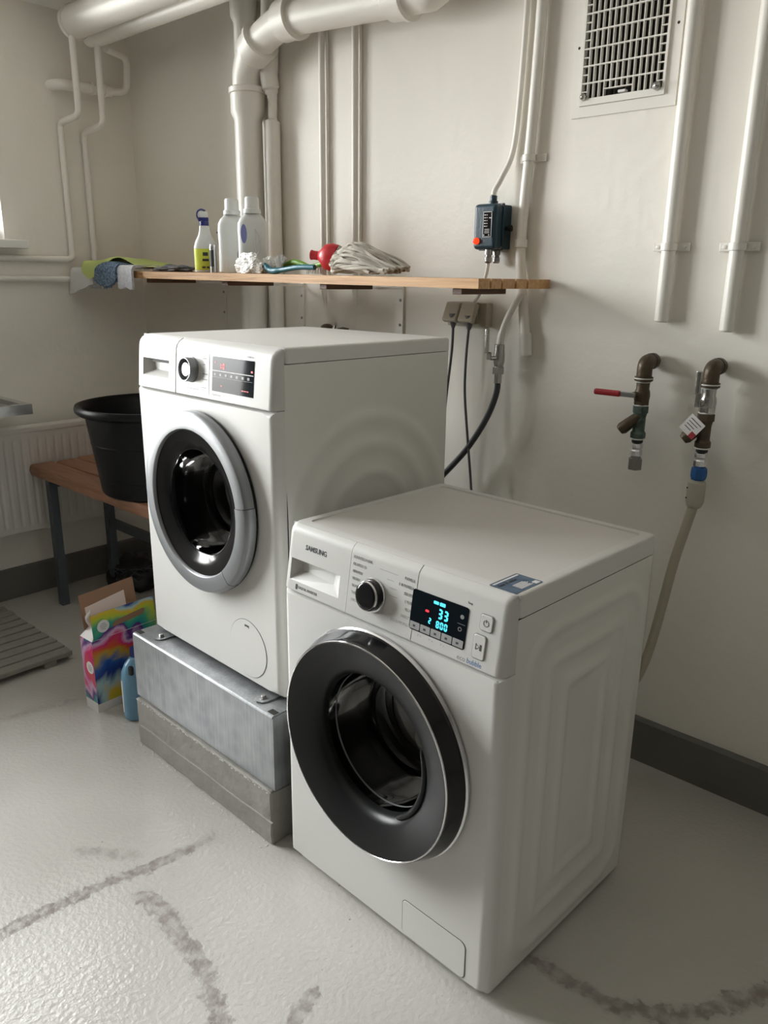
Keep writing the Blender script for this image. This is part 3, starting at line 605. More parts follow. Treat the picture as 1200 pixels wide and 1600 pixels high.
# ---- rear machine on the plinth
X2, Y2, A2, ZP = 1.4336, -0.9073, -0.0378, 0.366
B = thing('washing_machine', 'white front-loading washing machine raised on the metal plinth, silver-ringed door, red display', 'washing machine', (X2, Y2, ZP), A2, 'washing machines')
W2, D2 = .598, .594
for fx in (.06, .54):
    for fy in (.06, .52): MB().lathe([(.001, 0), (.022, 0), (.022, .008), (.012, .01), (.012, .03)], 20, (fx, fy, 0), cap0=True, cap1=True).build('foot', 'black', B)
def emb2(y, z):
    d = math.hypot((y-.30), (z-.40)); 
    return .004*bumpf(d-.27, .03)+.004*bumpf(d-.20, .03)+.004*bumpf(d-.13, .025)-.002*bumpf(d, .1)
cb = side_grid(W2, .032, .585, .02, .812, emb2, 1)
cb.box(0, .002, .032, .585, .02, .812); cb.box(.002, W2, .583, .585, .02, .812); cb.box(.002, W2-.002, .034, .583, .02, .024)
cb.build('cabinet', 'whiteside', B, 40)
DB = (.300, .448)
plate_hole(W2, .008, .7115, DB[0], DB[1], .19, .032, .018, .055).build('front_panel', 'white', B, 40)
lid(B, W2, .034, D2, .8135, .848, .012, top='white', drop=.0012)
ZB2 = .713; T2 = math.radians(5.0); t2 = math.tan(T2); yl2 = lambda z: (z-ZB2)*t2
lev2 = [(ZB2, .001), (ZB2+.003, 0), (.80, yl2(.80)), (.822, yl2(.822)+.0005), (.832, yl2(.832)+.003), (.840, yl2(.84)+.009), (.8455, yl2(.8455)+.018), (.848, .034)]
cp_piece(.2005, W2, 0, .018, 'control_panel', B, lev2, yb=.0338)
dw = MB(); QX0, QX1, QZ0, QZ1 = .035, .165, .745, .790
def lev_between(a, b): return [(a, yl2(a))]+[q for q in lev2 if a < q[0] < b]+([(b, yl2(b))] if b < .82 else [])
strip(dw, 0, .1952, [(ZB2, .001), (ZB2+.003, 0), (QZ0, yl2(QZ0))], .018, .0338)
strip(dw, 0, .1952, [(QZ1, yl2(QZ1))]+[q for q in lev2 if q[0] > QZ1], .018, .0338)
strip(dw, 0, QX0, [(QZ0, yl2(QZ0)), (QZ1, yl2(QZ1))], .018, .0338); strip(dw, QX1, .1952, [(QZ0, yl2(QZ0)), (QZ1, yl2(QZ1))], 0, .0338)
dw = dw.build('detergent_drawer', 'whitepl', B, 32)
rc = MB(); a0 = [(QX0, yl2(QZ0), QZ0), (QX1, yl2(QZ0), QZ0), (QX1, yl2(QZ1), QZ1), (QX0, yl2(QZ1), QZ1)]
b0 = [(QX0+.022, .028, QZ0+.014), (QX1-.010, .028, QZ0+.014), (QX1-.010, .028, QZ1-.001), (QX0+.022, .028, QZ1-.001)]
rc.add(a0+b0, [(4, 5, 6, 7), (0, 1, 5, 4), (1, 2, 6, 5), (2, 3, 7, 6), (3, 0, 4, 7)]); rc.build('finger_recess', 'whitepl', dw, 0)
MB().box(QX0+.022, QX1-.010, .020, .0275, QZ1-.010, QZ1-.002).build('recess_slot', 'seam', dw, 0)
gp = MB(); gp.loft([[(.1953, min(y+.007, .033), min(z, .8455)) for z, y in lev2]+[(.1953, .0335, .84), (.1953, .0335, ZB2)], [(.2004, min(y+.007, .033), min(z, .8455)) for z, y in lev2]+[(.2004, .0335, .84), (.2004, .0335, ZB2)]]); gp.build('drawer_gap', 'seam', B, 0)
RT2 = (PI/2-T2, 0, 0)
def sb(x, z, out=.0002): return tiltloc(x, z, ZB2, T2, out)
dk = MB().lathe([(.031, 0), (.031, .003), (.0295, .004), (.0290, .020), (.0280, .022), (.0262, .022), (.0252, .020), (.0252, .010), (.0005, .008)], 48).build('dial', 'silver', B, 40, sb(.270, .777), RT2)
MB().lathe([(.0185, .0085), (.0172, .016), (.0155, .0175), (.0005, .0175)], 40).build('dial_knob', 'chrome', dk, 40)
MB().box(-.0010, .0010, .004, .015, .0174, .0182).build('dial_mark', 'print', dk, 0)
for i, (x, z, w_) in enumerate([(.318, .792, .010), (.318, .770, .022), (.316, .757, .024), (.206, .798, .014), (.206, .782, .016), (.206, .766, .016), (.206, .75, .018), (.25, .7305, .052), (.316, .737, .02), (.318, .806, .018)]):
    MB().box(0, w_, 0, .0022, 0, .0003).build('program_mark', 'printgrey', B, 0, sb(x, z), RT2)
MB().box(-.0004, .0004, -.048, .05, 0, .0004).build('panel_line', 'seam', B, 0, sb(.347, .77), RT2)
ds = MB().box(0, .163, 0, .081, 0, .0010).build('display', 'screen', B, 0, sb(.361, .735), RT2)
MB().box(0, .163, .0475, .0492, .0010, .0014).build('display_rule', 'tagwhite', ds, 0)
sevenseg(MB(), '1:0', .030, .0535, .0135, .0022).build('display_digits', 'red_led', ds, 0, (0, 0, .0011))
iv = MB(); iv.box(.012, .0145, .066, .070, 0, .0005); iv.box(.1535, .160, .0545, .0585, 0, .0005); iv.box(.038, .041, .013, .016, 0, .0005)
for k in range(3): iv.box(.120+.0095*k, .127+.0095*k, .0105, .0125, 0, .0005)
iv.build('display_indicators', 'red_led', ds, 0, (0, 0, .0011))
km = MB()
for k in range(7): km.box(.008+k*.022, .016+k*.022, .037, .043, .0010, .0013)
km.box(.004, .159, .0335, .0341, .0010, .0013); km.build('display_marks', 'printgrey', ds, 0)
text('VarioPerfect', .0075, 'printgrey', B, sb(.361, .7265), RT2, extrude=.0002, name='panel_lettering', sx=.95)
text('Serie 6', .0085, 'printgrey', B, sb(.497, .8245, .001), RT2, extrude=.0002, name='panel_lettering')
db = (DB[0], 0, DB[1])
door = MB().lathe([(.226, 0), (.2325, -.003), (.2325, -.010)], 96, db, 'Y').build('door', 'blackgloss', B, 40)
MB().lathe([(.2325, -.010), (.232, -.022), (.229, -.030), (.223, -.0345), (.205, -.036), (.190, -.0345), (.187, -.031), (.1865, -.024)], 96, db, 'Y').build('door_ring', 'silver', door, 40)
MB().lathe([(.1865, -.026), (.165, -.022), (.140, -.015), (.135, -.010)], 96, db, 'Y').build('door_bezel', 'blackgloss', door, 50)
MB().lathe([(.1355, -.011), (.133, -.004), (.130, .03), (.124, .09), (.116, .115), (.09, .128), (.0005, .135)], 96, db, 'Y').build('door_glass', 'bowl', door, 60)
def ring_arc(prof, a0, a1, k=24):
    rings = []
    for j in range(k+1):
        a = math.radians(a0+(a1-a0)*j/k); rings.append([(DB[0]+r*math.cos(a), y, DB[1]+r*math.sin(a)) for r, y in prof])
    return MB().loft(rings)
ring_arc([(.2332, -.009), (.2332, -.0232), (.2295, -.0315), (.223, -.0362), (.205, -.0377), (.1885, -.036), (.186, -.031), (.19, -.02)], -50, 8).build('door_handle', 'silver', door, 40)
ring_arc([(.2335, -.009), (.2335, -.0236), (.2297, -.0318), (.223, -.0365), (.205, -.038), (.1885, -.0363), (.186, -.03)], 8, 8.5, 1).build('handle_joint', 'seam', door, 0)
ring_arc([(.2335, -.009), (.2335, -.0236), (.2297, -.0318), (.223, -.0365), (.205, -.038), (.1885, -.0363), (.186, -.03)], -50.5, -50, 1).build('handle_joint', 'seam', door, 0)
MB().lathe([(.222, .030), (.19, .032), (.17, .045), (.165, .07), (.16, .08), (.155, .10)], 64, db, 'Y').build('door_gasket', 'gasket', B, 50)
dm = MB().lathe([(.17, .095), (.235, .10), (.24, .115), (.24, .45), (.0005, .47)], 64, db, 'Y').build('drum', 'drum', B, 40)
for k in range(3):
    a = 2*PI*k/3+.9; c, q = math.cos(a), math.sin(a); b = MB()
    b.loft([[(DB[0]+c*r_-q*t, y, DB[1]+q*r_+c*t) for r_, t in ((.238, -.03), (.195, -.008), (.195, .008), (.238, .03))] for y in (.13, .44)]); b.build('drum_paddle', 'silver', dm, 30)
MB().lathe([(.0775, .0005), (.0775, -.0004), (.0765, -.0004)], 72, (.468, 0, .100), 'Y').build('filter_gap', 'seam', B, 0)
fc = MB().lathe([(.0763, .0005), (.0763, -.0012), (.0755, -.0016), (.0005, -.0016)], 72, (.468, 0, .100), 'Y').build('filter_cover', 'white', B, 30)
MB().box(.459, .477, -.0020, -.0012, .157, .164).build('filter_slot', 'seam', fc, 0)
MB().box(.461, .475, -.0024, -.0012, .1565, .159).build('filter_catch', 'white', fc, 0)

# ------------------------------------------------------------------ plinth under the rear machine
AP = -0.030
cp = thing('concrete_plinth', 'low grey concrete block under the galvanised metal box', 'plinth', (1.405, -0.972, 0), AP)
def rough_block(x0, x1, y0, y1, z0, z1):
    bm = bmesh.new(); bmesh.ops.create_cube(bm, size=1)
    for v in bm.verts: v.co = Vector(((x0+x1)/2+v.co.x*(x1-x0), (y0+y1)/2+v.co.y*(y1-y0), (z0+z1)/2+v.co.z*(z1-z0)))
    bmesh.ops.subdivide_edges(bm, edges=bm.edges[:], cuts=24, use_grid_fill=True)
    bmesh.ops.bevel(bm, geom=[e for e in bm.edges if len(e.link_faces) == 2 and e.calc_face_angle(0) > 1], offset=.004, segments=1, affect='EDGES')
    for v in bm.verts:
        if v.co.z > z0+.002: v.co += Vector((noise.noise(v.co*30), noise.noise(v.co*30+Vector((9, 0, 0))), noise.noise(v.co*30+Vector((0, 9, 0)))))*.0028
    return MB().addbm(bm)
blk = rough_block(0, .650, 0, .62, 0, .152); blk.build('block', 'concrete', cp, 40)
ls = MB()
for i in range(26):
    x = .02+.61*i/25; ls.box(x, x+.0245, -.0035, .001, .066+.0015*math.sin(i*.6), .0685+.0015*math.sin(i*.6))
ls.build('mortar_line', mat('mortar', (0.36, 0.35, 0.33), 0.8), cp, 0)
ch = MB()
for i in range(90):
    x = random.uniform(0.0, .65); y = -abs(random.gauss(0, .012))-.001; s_ = random.uniform(.002, .007); a = random.random()*6
    ch.loft([[(x+s_*math.cos(a+k*2.1)*random.uniform(.6, 1), y+s_*math.sin(a+k*2.1)*random.uniform(.5, 1), 0.0004) for k in range(3)], [(x, y, .0006+s_*.12)]*3], True, False)
for i in range(70):
    x = random.uniform(.005, .645); s_ = random.uniform(.002, .006); z = .1525+random.uniform(-.004, .0005)
    ch.loft([[(x+s_*random.uniform(.6, 1.3)*math.cos(k*2.1), -.0035, z+s_*.5*math.sin(k*2.1)) for k in range(3)], [(x, -.0048, z)]*3], True, False)
ch = ch.build('paint_chips', mat('paint_flakes', (0.60, 0.59, 0.57), 0.6), cp, 0); ch['kind'] = 'stuff'
mp = thing('metal_plinth', 'galvanised sheet metal box with bolted brackets under the raised washing machine', 'plinth', (1.398, -0.962, 0.156), AP)
PW, PD, PH = .662, .63, .204
mb = MB()
def shell(x0, x1, y0, y1, z0, z1, t): # folded sheet: front, sides, top
    mb.box(x0, x1, y0, y0+t, z0, z1-.006); mb.box(x0, x0+t, y0+t, y1, z0, z1-.003); mb.box(x1-t, x1, y0+t, y1, z0, z1-.003); mb.box(x0+t, x1-t, y1-t, y1, z0, z1)
    prof = [(y0, z1-.006), (y0+.002, z1-.002), (y0+.007, z1), (y1, z1), (y1, z1-t), (y0+.007, z1-t), (y0+t, z1-.006)]
    mb.loft([[(x, y, z) for y, z in prof] for x in (x0+.004, x1-.004)])
shell(0, PW, 0, PD, 0, PH, .003)
mb.build('sheet_box', 'zinc', mp, 30)
for x0, x1 in ((.006, .030), (PW-.030, PW-.006)): MB().box(x0, x1, .008, .024, PH-.0005, PH+.0007).build('corner_notch', 'darkvoid', mp, 0)
def bracket(x, y):
    b = MB(); pr = [(x-.020, y+.075), (x-.020, y+.005), (x-.014, y-.010), (x, y-.016), (x+.014, y-.010), (x+.020, y+.005), (x+.020, y+.075)]
    b.prism(pr, PH+.001, PH+.004); o = b.build('clamp_bracket', 'zinc', mp, 0)
    h = MB().lathe([(.009, 0), (.009, .0015), (.0001, .0015)], 20, (x, y+.006, PH+.004), cap0=True); h.lathe([(.0062, .0015), (.0062, .007), (.0055, .0078), (.0001, .0078)], 6, (x, y+.006, PH+.004)); h.build('bolt', 'bolt', o, 30)
bracket(.095, .034); bracket(.580, .030)

# ------------------------------------------------------------------ wall shelf
SHX, SHZ, SHT = 0.03, 1.3824, 0.0087
def shz(x): return SHZ-math.tan(SHT)*(x-SHX)
sh = thing('wall_shelf', 'long wall shelf of brown wooden planks above the washing machines', 'shelf', (SHX, 0, SHZ)); sh.rotation_euler = (0, SHT, 0)
LX = 2.112
def plank(poly): return MB().prism(poly, -.025, 0).build('plank', 'shelfwood', sh, 0)
for y0, y1, x1 in ((-.345, -.296, LX), (-.288, -.245, LX), (-.236, -.182, LX), (-.172, -.123, LX)):
    plank([(0, y0), (x1, y0), (x1, y1), (0, y1)])
plank([(0, -.115), (.78, -.115), (.78, -.004), (0, -.004)])
plank([(1.02, -.115), (LX, -.115), (LX, -.004), (2.085, -.004), (2.085, -.075), (1.02, -.075)])
for bx in (.55, 1.03, 1.52, 2.03):
    bt = MB().bbox(bx-.016, bx+.016, -.325, -.122, -.041, -.0255, .002).build('batten', 'darkwood', sh, 0)
for bx in (.585, 1.061, 1.549):
    b = MB(); b.box(bx-.016, bx+.016, -.007, -.0005, -.46, -.026); b.box(bx-.010, bx+.010, -.12, -.004, -.041, -.0345); o = b.build('bracket', 'pipe', sh, 0)
    for z in (-.075, -.155, -.40): MB().lathe([(.005, 0), (.005, -.0015), (.003, -.0028), (.0001, -.003)], 12, (bx+.004, -.007, z), 'Y').build('screw', 'bolt', o, 30)

# ------------------------------------------------------------------ pipes and conduits on the back wall
def straight(name, label, x, y, z0, z1, r, cat='pipe', group=None, m='pipe'):
    t = thing(name, label, cat, (x, y, z0), 0, group); MB().tube([(0, 0, 0), (0, 0, .004), (0, 0, z1-z0)], [r*.8, r, r], 20).build('tube', m, t, 40); return t
def clip(t, r, z, w=.030):
    c = MB(); c.lathe([(r+.0015, -.009), (r+.003, -.008), (r+.003, .008), (r+.0015, .009)], 20, (0, 0, z)); c.bbox(-r-w, r+w, .012, .018, z-.010, z+.010, .002); o = c.build('pipe_clip', 'pipe', t, 30)
    for s_ in (-1, 1): MB().lathe([(.005, .012), (.005, .010), (.0001, .009)], 12, (s_*(r+w*.6), 0, z), 'Y').build('screw', 'pipe', o, 30)
t = straight('conduit_pipe', 'white painted wall pipe directly above the red-lever valve, right beside the vent', 2.486, -.022, 1.262, ZC, .017); clip(t, .017, .183)
t = straight('conduit_pipe', 'rightmost white painted wall pipe, above the cream hose valve', 2.653, -.022, 1.246, ZC, .017); clip(t, .017, .197)
t = thing('conduit_pipe', 'white painted wall pipe running down behind the right end of the shelf', 'pipe', (0, 0, 0))
MB().tube(catmull([(2.074, -.020, ZC), (2.072, -.020, 2.05), (2.062, -.020, 1.75), (2.048, -.020, 1.47), (2.060, -.020, 1.34), (2.082, -.020, 1.20)], 6), .0145, 18).build('tube', 'pipe', t, 40)
MB().lathe([(.016, -.012), (.0185, -.010), (.0185, .010), (.016, .012)], 20, (2.048, -.020, 1.462)).build('coupling', 'pipe', t, 30)
MB().tube([(2.081, -.020, 1.215), (2.086, -.020, 1.15)], .0185, 18).build('end_cap', 'pipe', t, 40)
o = MB(); o.bbox(2.02, 2.105, -.006, -.0005, 1.675, 1.695, .002); o.lathe([(.0155, -.009), (.018, -.008), (.018, .008), (.0155, .009)], 20, (2.0585, -.020, 1.685)); o.build('pipe_clip', 'pipe', t, 30)
t = thing('cable_conduit', 'thin white cable curving down the wall into the dark blue switch box', 'cable', (0, 0, 0))
MB().tube(catmull([(2.022, -.012, ZC), (2.020, -.012, 2.05), (2.010, -.012, 1.80), (1.998, -.014, 1.70), (1.978, -.03, 1.64), (1.965, -.042, 1.607), (1.9635, -.045, 1.592)], 8), .0078, 14).build('cable', 'pipe', t, 50)
for x, lab in ((1.224, 'thin white wall tube left of the pair, crossing behind the mop head socket'), (1.380, 'thin white wall tube with a slim cable beside it, above the mop strands')):
    t = thing('wall_tube', lab, 'pipe', (x, -.016, 1.262))
    MB().tube([(0, .008, 0), (0, .004, .03), (0, 0, .06), (0, 0, ZC-1.262)], [.003, .007, .0105, .0105], 16).build('tube', 'pipe', t, 40)
    MB().tube([(.0165, .011, .08), (.0165, .011, ZC-1.262)], .004, 10).build('cable', 'pipe', t, 40)
# waste water stack
t = thing('waste_pipe', 'thick white plastic waste pipe with socket collars and elbow', 'pipe', (.89, -.068, 0))
t.location = (0, 0, 0)
WX, WY, RW = .893, -.068, .050
MB().tube([(WX, WY, .30), (WX, WY, 1.90), (WX, WY, 1.925), (WX, WY, 1.985)], [RW, RW, RW+.011, RW+.011], 32).build('stack', 'pipe', t, 40)
MB().lathe([(RW+.010, 1.985), (RW+.016, 1.987), (RW+.016, 2.003), (RW+.008, 2.007), (RW-.002, 2.007)], 32, (WX, WY, 0)).build('socket_collar', 'pipe', t, 40)
e0 = Vector((WX, WY, 2.0)); e1 = Vector((WX+.010, WY-.006, 2.052)); e2 = Vector((WX+.058, WY-.022, 2.100)); e3 = Vector((WX+.130, WY-.032, 2.132)); e4 = Vector((WX+.23, WY-.040, 2.158)); e5 = Vector((1.23, -.115, 2.160)); e6 = Vector((1.72, -.118, 2.126)); e7 = Vector((1.80, -.118, 2.145)); e8 = Vector((1.84, -.118, ZC))
MB().tube(catmull([e0, e1, e2, e3, e4, e5], 6)+catmull([e5, e6], 3)[1:]+catmull([e6, e7, e8], 5)[1:], RW+.001, 32).build('branch', 'pipe', t, 40)
def collar(a, d, l, r):
    d = Vector(d).normalized(); a = Vector(a); MB().tube([a-d*l/2, a-d*l/2+d*.012, a+d*(l/2-.016), a+d*(l/2-.014), a+d*l/2, a+d*l/2], [r, r+.012, r+.012, r+.017, r+.017, r-.002], 32).build('socket_collar', 'pipe', t, 40)
collar((WX+.090, WY-.027, 2.116), (.072, -.010, .034), .075, RW); collar((1.175, -.111, 2.162), (.10, -.006, .001), .085, RW); collar((1.66, -.1176, 2.131), (1, 0, -.06), .08, RW)
MB().tube([(WX-.022, WY+.012, 2.08), (WX-.022, WY+.012, 2.215), (WX-.022, WY+.012, 2.235), (WX-.022, WY+.012, 2.295), (WX-.022, WY+.012, 2.30), (WX-.022, WY+.012, ZC)], [.036, .036, .047, .047, .036, .036], 28).build('vent_stack', 'pipe', t, 40)
MB().lathe([(.047, 2.287), (.052, 2.289), (.052, 2.301), (.036, 2.304)], 28, (WX-.022, WY+.012, 0)).build('socket_collar', 'pipe', t, 40)
t = thing('downpipe', 'white painted pipe just behind the thick waste stack', 'pipe', (0, 0, 0))
MB().tube(catmull([(.985, -.036, .30), (.985, -.036, 1.6), (.985, -.034, 1.86), (.985, -.032, 1.90), (.985, -.030, 1.96), (.982, -.034, 2.0), (.980, -.04, 2.04), (.982, -.036, 2.09), (.985, -.030, ZC)], 5), [.028]*11+[.027]*2+[.022]*2+[.016]*6+[.018]*2+[.024]*2+[.031]*12+[.030]*4, 20).build('tube', 'pipe', t, 40)

# ------------------------------------------------------------------ pipes in the left corner
t = thing('heating_main', 'thick white insulated pipe under the ceiling with a capped end', 'pipe', (0, 0, 0))
MB().tube([(.155, -.312, 2.292), (.165, -.312, 2.292), (.172, -.312, 2.292), (3.4, -.312, 2.292)], [.050, .058, .058, .058], 32).build('tube', 'pipe', t, 40)
MB().lathe([(.059, .150), (.063, .152), (.063, .168), (.059, .170)], 32, (0, -.312, 2.292), 'X').build('end_band', 'pipe', t, 40)
t = thing('heating_main', 'thinner white pipe running just below and behind the thick insulated one', 'pipe', (0, 0, 0))
MB().tube([(.075, -.222, 2.258), (.085, -.222, 2.258), (.10, -.222, 2.258), (.16, -.222, 2.258), (.185, -.222, 2.258), (3.4, -.222, 2.258)], [.012, .018, .026, .030, .034, .034], 28).build('tube', 'pipe', t, 40)
t = thing('radiator_pipe', 'thin white pipe dropping from the capped main, left of the two jogging pipes', 'pipe', (0, 0, 0))
MB().tube(fillet([(.165, -.330, 2.245), (.165, -.330, 1.965), (.020, -.338, 1.952), (.020, -.338, 1.424), (.020, -1.3, 1.424), (.020, -2.6, 1.424)], .03), .0125, 14).build('tube', 'pipe', t, 50)
t = thing('radiator_pipe', 'thin white pipe nearest the corner, jogging back above the hanging cloths', 'pipe', (0, 0, 0))
MB().tube(fillet([(.165, -.228, 2.235), (.165, -.228, 1.945), (.020, -.238, 1.928), (.020, -.238, 1.345), (.020, -1.3, 1.345), (.020, -2.6, 1.345)], .03), .0125, 14).build('tube', 'pipe', t, 50)
t = thing('return_pipe', 'short white elbow pipe looping from the ceiling mains into the left wall', 'pipe', (0, 0, 0))
MB().tube(fillet([(.16, -.19, 2.225), (.10, -.06, 2.225), (.07, -.055, 2.10), (.055, -.13, 2.095)], .035), .014, 14).build('loop', 'pipe', t, 50)
MB().tube(fillet([(.055, -.12, 2.095), (.055, -.345, 2.088), (-.003, -.355, 2.088)], .03), .020, 16).build('wall_branch', 'pipe', t, 50)
for y in (-.15, -.205): MB().lathe([(.0205, y-.006), (.025, y-.004), (.025, y+.004), (.0205, y+.006)], 18, (.055, 0, 2.0945), 'Y').build('collar', 'pipe', t, 30)

# ------------------------------------------------------------------ vent
t = thing('wall_vent', 'white metal ventilation grille in a painted frame high on the wall', 'vent', (2.173, 0, 1.772))
fw, fh = .283, .42
f = MB()
for x0, x1, z0, z1 in ((0, .022, 0, fh), (fw-.029, fw, 0, fh), (.022, fw-.029, 0, .026), (.022, fw-.029, fh-.024, fh)): f.box(x0, x1, -.006, 0, z0, z1)
f.build('frame', 'pipe', t, 0)
gx0, gx1, gz0, gz1 = .0225, fw-.0295, .0265, fh-.0245
f = MB()
for x0, x1, z0, z1 in ((gx0, gx0+.006, gz0, gz1), (gx1-.006, gx1, gz0, gz1), (gx0+.006, gx1-.006, gz0, gz0+.016), (gx0+.006, gx1-.006, gz1-.008, gz1)): f.box(x0, x1, -.012, .004, z0, z1)
n = 14; bx0, bx1 = gx0+.006, gx1-.006; dx = (bx1-bx0)/n; rz0 = gz0+.016; pitch = .0398
for k in range(1, n):
    x = bx0+dx*k
    if 4 <= k-0 <= 8 and k not in (4, 9): f.box(x-.0011, x+.0011, -.011, .0, rz0+.017, gz1-.008)
    else: f.box(x-.0011, x+.0011, -.011, .0, rz0, gz1-.008)
zz = rz0+.036
while zz < gz1-.01:
    f.box(bx0, bx1, -.0115, -.004, zz-.0016, zz+.0016)
    for xa, xb in ((bx0, bx0+dx), (bx1-dx, bx1)): f.box(xa, xb, -.0112, -.004, zz-pitch/2-.0012, zz-pitch/2+.0012)
    zz += pitch
f.box(bx0+dx*4, bx0+dx*9, -.0115, -.004, rz0+.016, rz0+.0185)
f.build('grille', 'pipe', t, 0)
MB().box(bx0, bx1, .06, .064, rz0, gz1-.008).build('duct_back', 'darkvoid', t, 0)
v = MB()
for k in range(n):
    x = bx0+dx*(k+.5); v.add([(x-.003, .004, rz0), (x+.004, .03, rz0), (x+.004, .03, gz1-.008), (x-.003, .004, gz1-.008), (x-.002, .004, rz0), (x+.005, .03, rz0), (x+.005, .03, gz1-.008), (x-.002, .004, gz1-.008)], [(0, 1, 2, 3), (4, 5, 6, 7), (0, 4, 7, 3), (1, 5, 6, 2)])
v.build('damper_blades', mat('damper_grey', (0.09, 0.085, 0.07), 0.6), t, 0)
MB().bbox(bx0+dx*6.6, bx0+dx*7.9, -.013, .002, rz0+.003, rz0+.009, .001).build('damper_tab', 'tagwhite', t, 0)
for x, s_ in ((gx0+.014, 1), (gx1-.018, 1.2)):
    MB().lathe([(.009*s_, -.012), (.008*s_, -.020), (.004, -.024), (.0001, -.0245)], 8, (x, 0, rz0+.004), 'Y').build('wing_screw', 'nickel', t, 40)
MB().lathe([(.0035, -.0062), (.0001, -.0066)], 12, (.010, 0, .165), 'Y').build('screw_hole', 'darkvoid', t, 0)
MB().lathe([(.0035, -.0062), (.0001, -.0066)], 12, (fw-.012, 0, .178), 'Y').build('screw_hole', 'darkvoid', t, 0)

# ------------------------------------------------------------------ switch box
t = thing('switch_box', 'dark petrol-blue metal switch box with glowing red pilot lamp above the shelf', 'switch box', (1.926, 0, 1.446))
MB().bbox(0, .074, -.045, -.001, 0, .121, .004).build('housing', 'petrol', t)
MB().bbox(-.002, .076, -.084, -.045, -.001, .122, .011, 3).build('cover', 'petrol', t)
MB().bbox(-.004, .078, -.050, -.043, -.003, .124, .002).build('cover_flange', 'petrol', t)
for x in (.002, .072):
    for z in (.004, .117): MB().lathe([(.005, -.050), (.005, -.054), (.0001, -.055)], 10, (x, 0, z), 'Y').build('cover_screw', 'bolt', t, 30)
np_ = MB(); np_.box(.034, .064, -.0855, -.0838, .032, .100); np_ = np_.build('name_plate', 'blackgloss', t, 0)
b = MB(); 
for x0, x1, z0, z1 in ((.034, .0355, .032, .1), (.0625, .064, .032, .1), (.034, .064, .032, .0335), (.034, .064, .0985, .1)): b.box(x0, x1, -.0862, -.0853, z0, z1)
for k in range(5):
    b.box(.038, .043, -.0862, -.0853, .090-.0075*k, .0925-.0075*k); b.box(.046, .0485, -.0862, -.0853, .090-.0075*k, .0925-.0075*k)
b.box(.054, .0625, -.0862, -.0853, .082, .0845)
for k in range(3): b.box(.040, .057, -.0862, -.0853, .052-.0045*k, .0535-.0045*k)
for x in (.039, .056): b.lathe([(.002, -.0864), (.0001, -.0866)], 8, (x, 0, .0375), 'Y')
b.build('plate_print', 'tagwhite', np_, 0)
MB().lathe([(.0095, -.082), (.0095, -.089), (.007, -.0945), (.003, -.097), (.0001, -.0975)], 20, (.0135, 0, .022), 'Y').build('pilot_lamp', 'redlamp', t, 40)
MB().lathe([(.006, .074), (.006, .084), (.009, .086), (.009, .092), (.0001, .093)], 14, (0, -.028, .057), 'X').build('side_knob', 'black', t, 40)
MB().lathe([(.013, .121), (.013, .131), (.010, .132), (.010, .145), (.0001, .145)], 12, (.038, -.045, 0)).build('top_gland', 'petrol', t, 30)
for y in (-.062, -.022):
    MB().lathe([(.0001, -.038), (.008, -.038), (.0105, -.034), (.0105, -.022), (.0085, -.021), (.0085, -.016), (.011, -.015), (.011, 0)], 12, (.041, y, 0)).build('cable_gland', 'bolt', t, 30)
t = thing('socket_cable', 'short grey cable from the switch box down to the wall socket', 'cable', (0, 0, 0))
MB().tube(catmull([(1.967, -.062, 1.408), (1.966, -.066, 1.38), (1.955, -.066, 1.345), (1.925, -.045, 1.315), (1.900, -.028, 1.300), (1.896, -.026, 1.296)], 6), .0055, 10).build('cable', 'pipe', t, 50)

# ------------------------------------------------------------------ double socket and plugs
t = thing('wall_socket', 'beige double wall socket with flip covers under the shelf', 'socket', (1.802, 0, 1.224))
MB().bbox(0, .148, -.034, -.001, 0, .072, .005).build('back_box', 'socket', t)
for cx in (.038, .098):
    mtx = Matrix.Translation((cx, -.038, .062)) @ Matrix.Rotation(math.radians(-24), 4, 'X') @ Matrix.Rotation(math.radians(4), 4, 'Z')
    MB().bbox(-.027, .027, -.020, .0, -.058, .004, .006, 3, mtx).build('flip_cover', 'socket', t)
    MB().bbox(cx-.020, cx+.020, -.0395, -.0345, .008, .060, .002).build('socket_face', 'socket', t)
def cord(name, label, pts, r, m, head=None):
    t = thing(name, label, 'cable', (0, 0, 0)); MB().tube(catmull(pts, 10), r, 10).build('cord', m, t, 60)
    if head: MB().tube([Vector(pts[0])+Vector((0, 0, .03)), Vector(pts[0])+Vector((0, 0, .012)), Vector(pts[0])-Vector((0, 0, .012))], [.015, .013, r*1.3], 12).build('plug', m if head is True else head, t, 40)
    return t
cord('power_cord', 'grey mains cord hanging from the left flip cover of the wall socket', [(1.848, -.062, 1.232), (1.846, -.062, 1.15), (1.832, -.062, 1.02), (1.822, -.062, .90), (1.818, -.062, .78), (1.80, -.075, .66), (1.76, -.10, .50), (1.70, -.16, .42)], .0042, 'cord', True)
cord('power_cord', 'grey mains cord hanging from the right flip cover of the wall socket', [(1.908, -.062, 1.228), (1.902, -.062, 1.14), (1.902, -.062, 1.03), (1.918, -.062, .90), (1.940, -.062, .745), (1.965, -.075, .60), (2.02, -.12, .42), (2.08, -.2, .3)], .0042, 'cord', True)

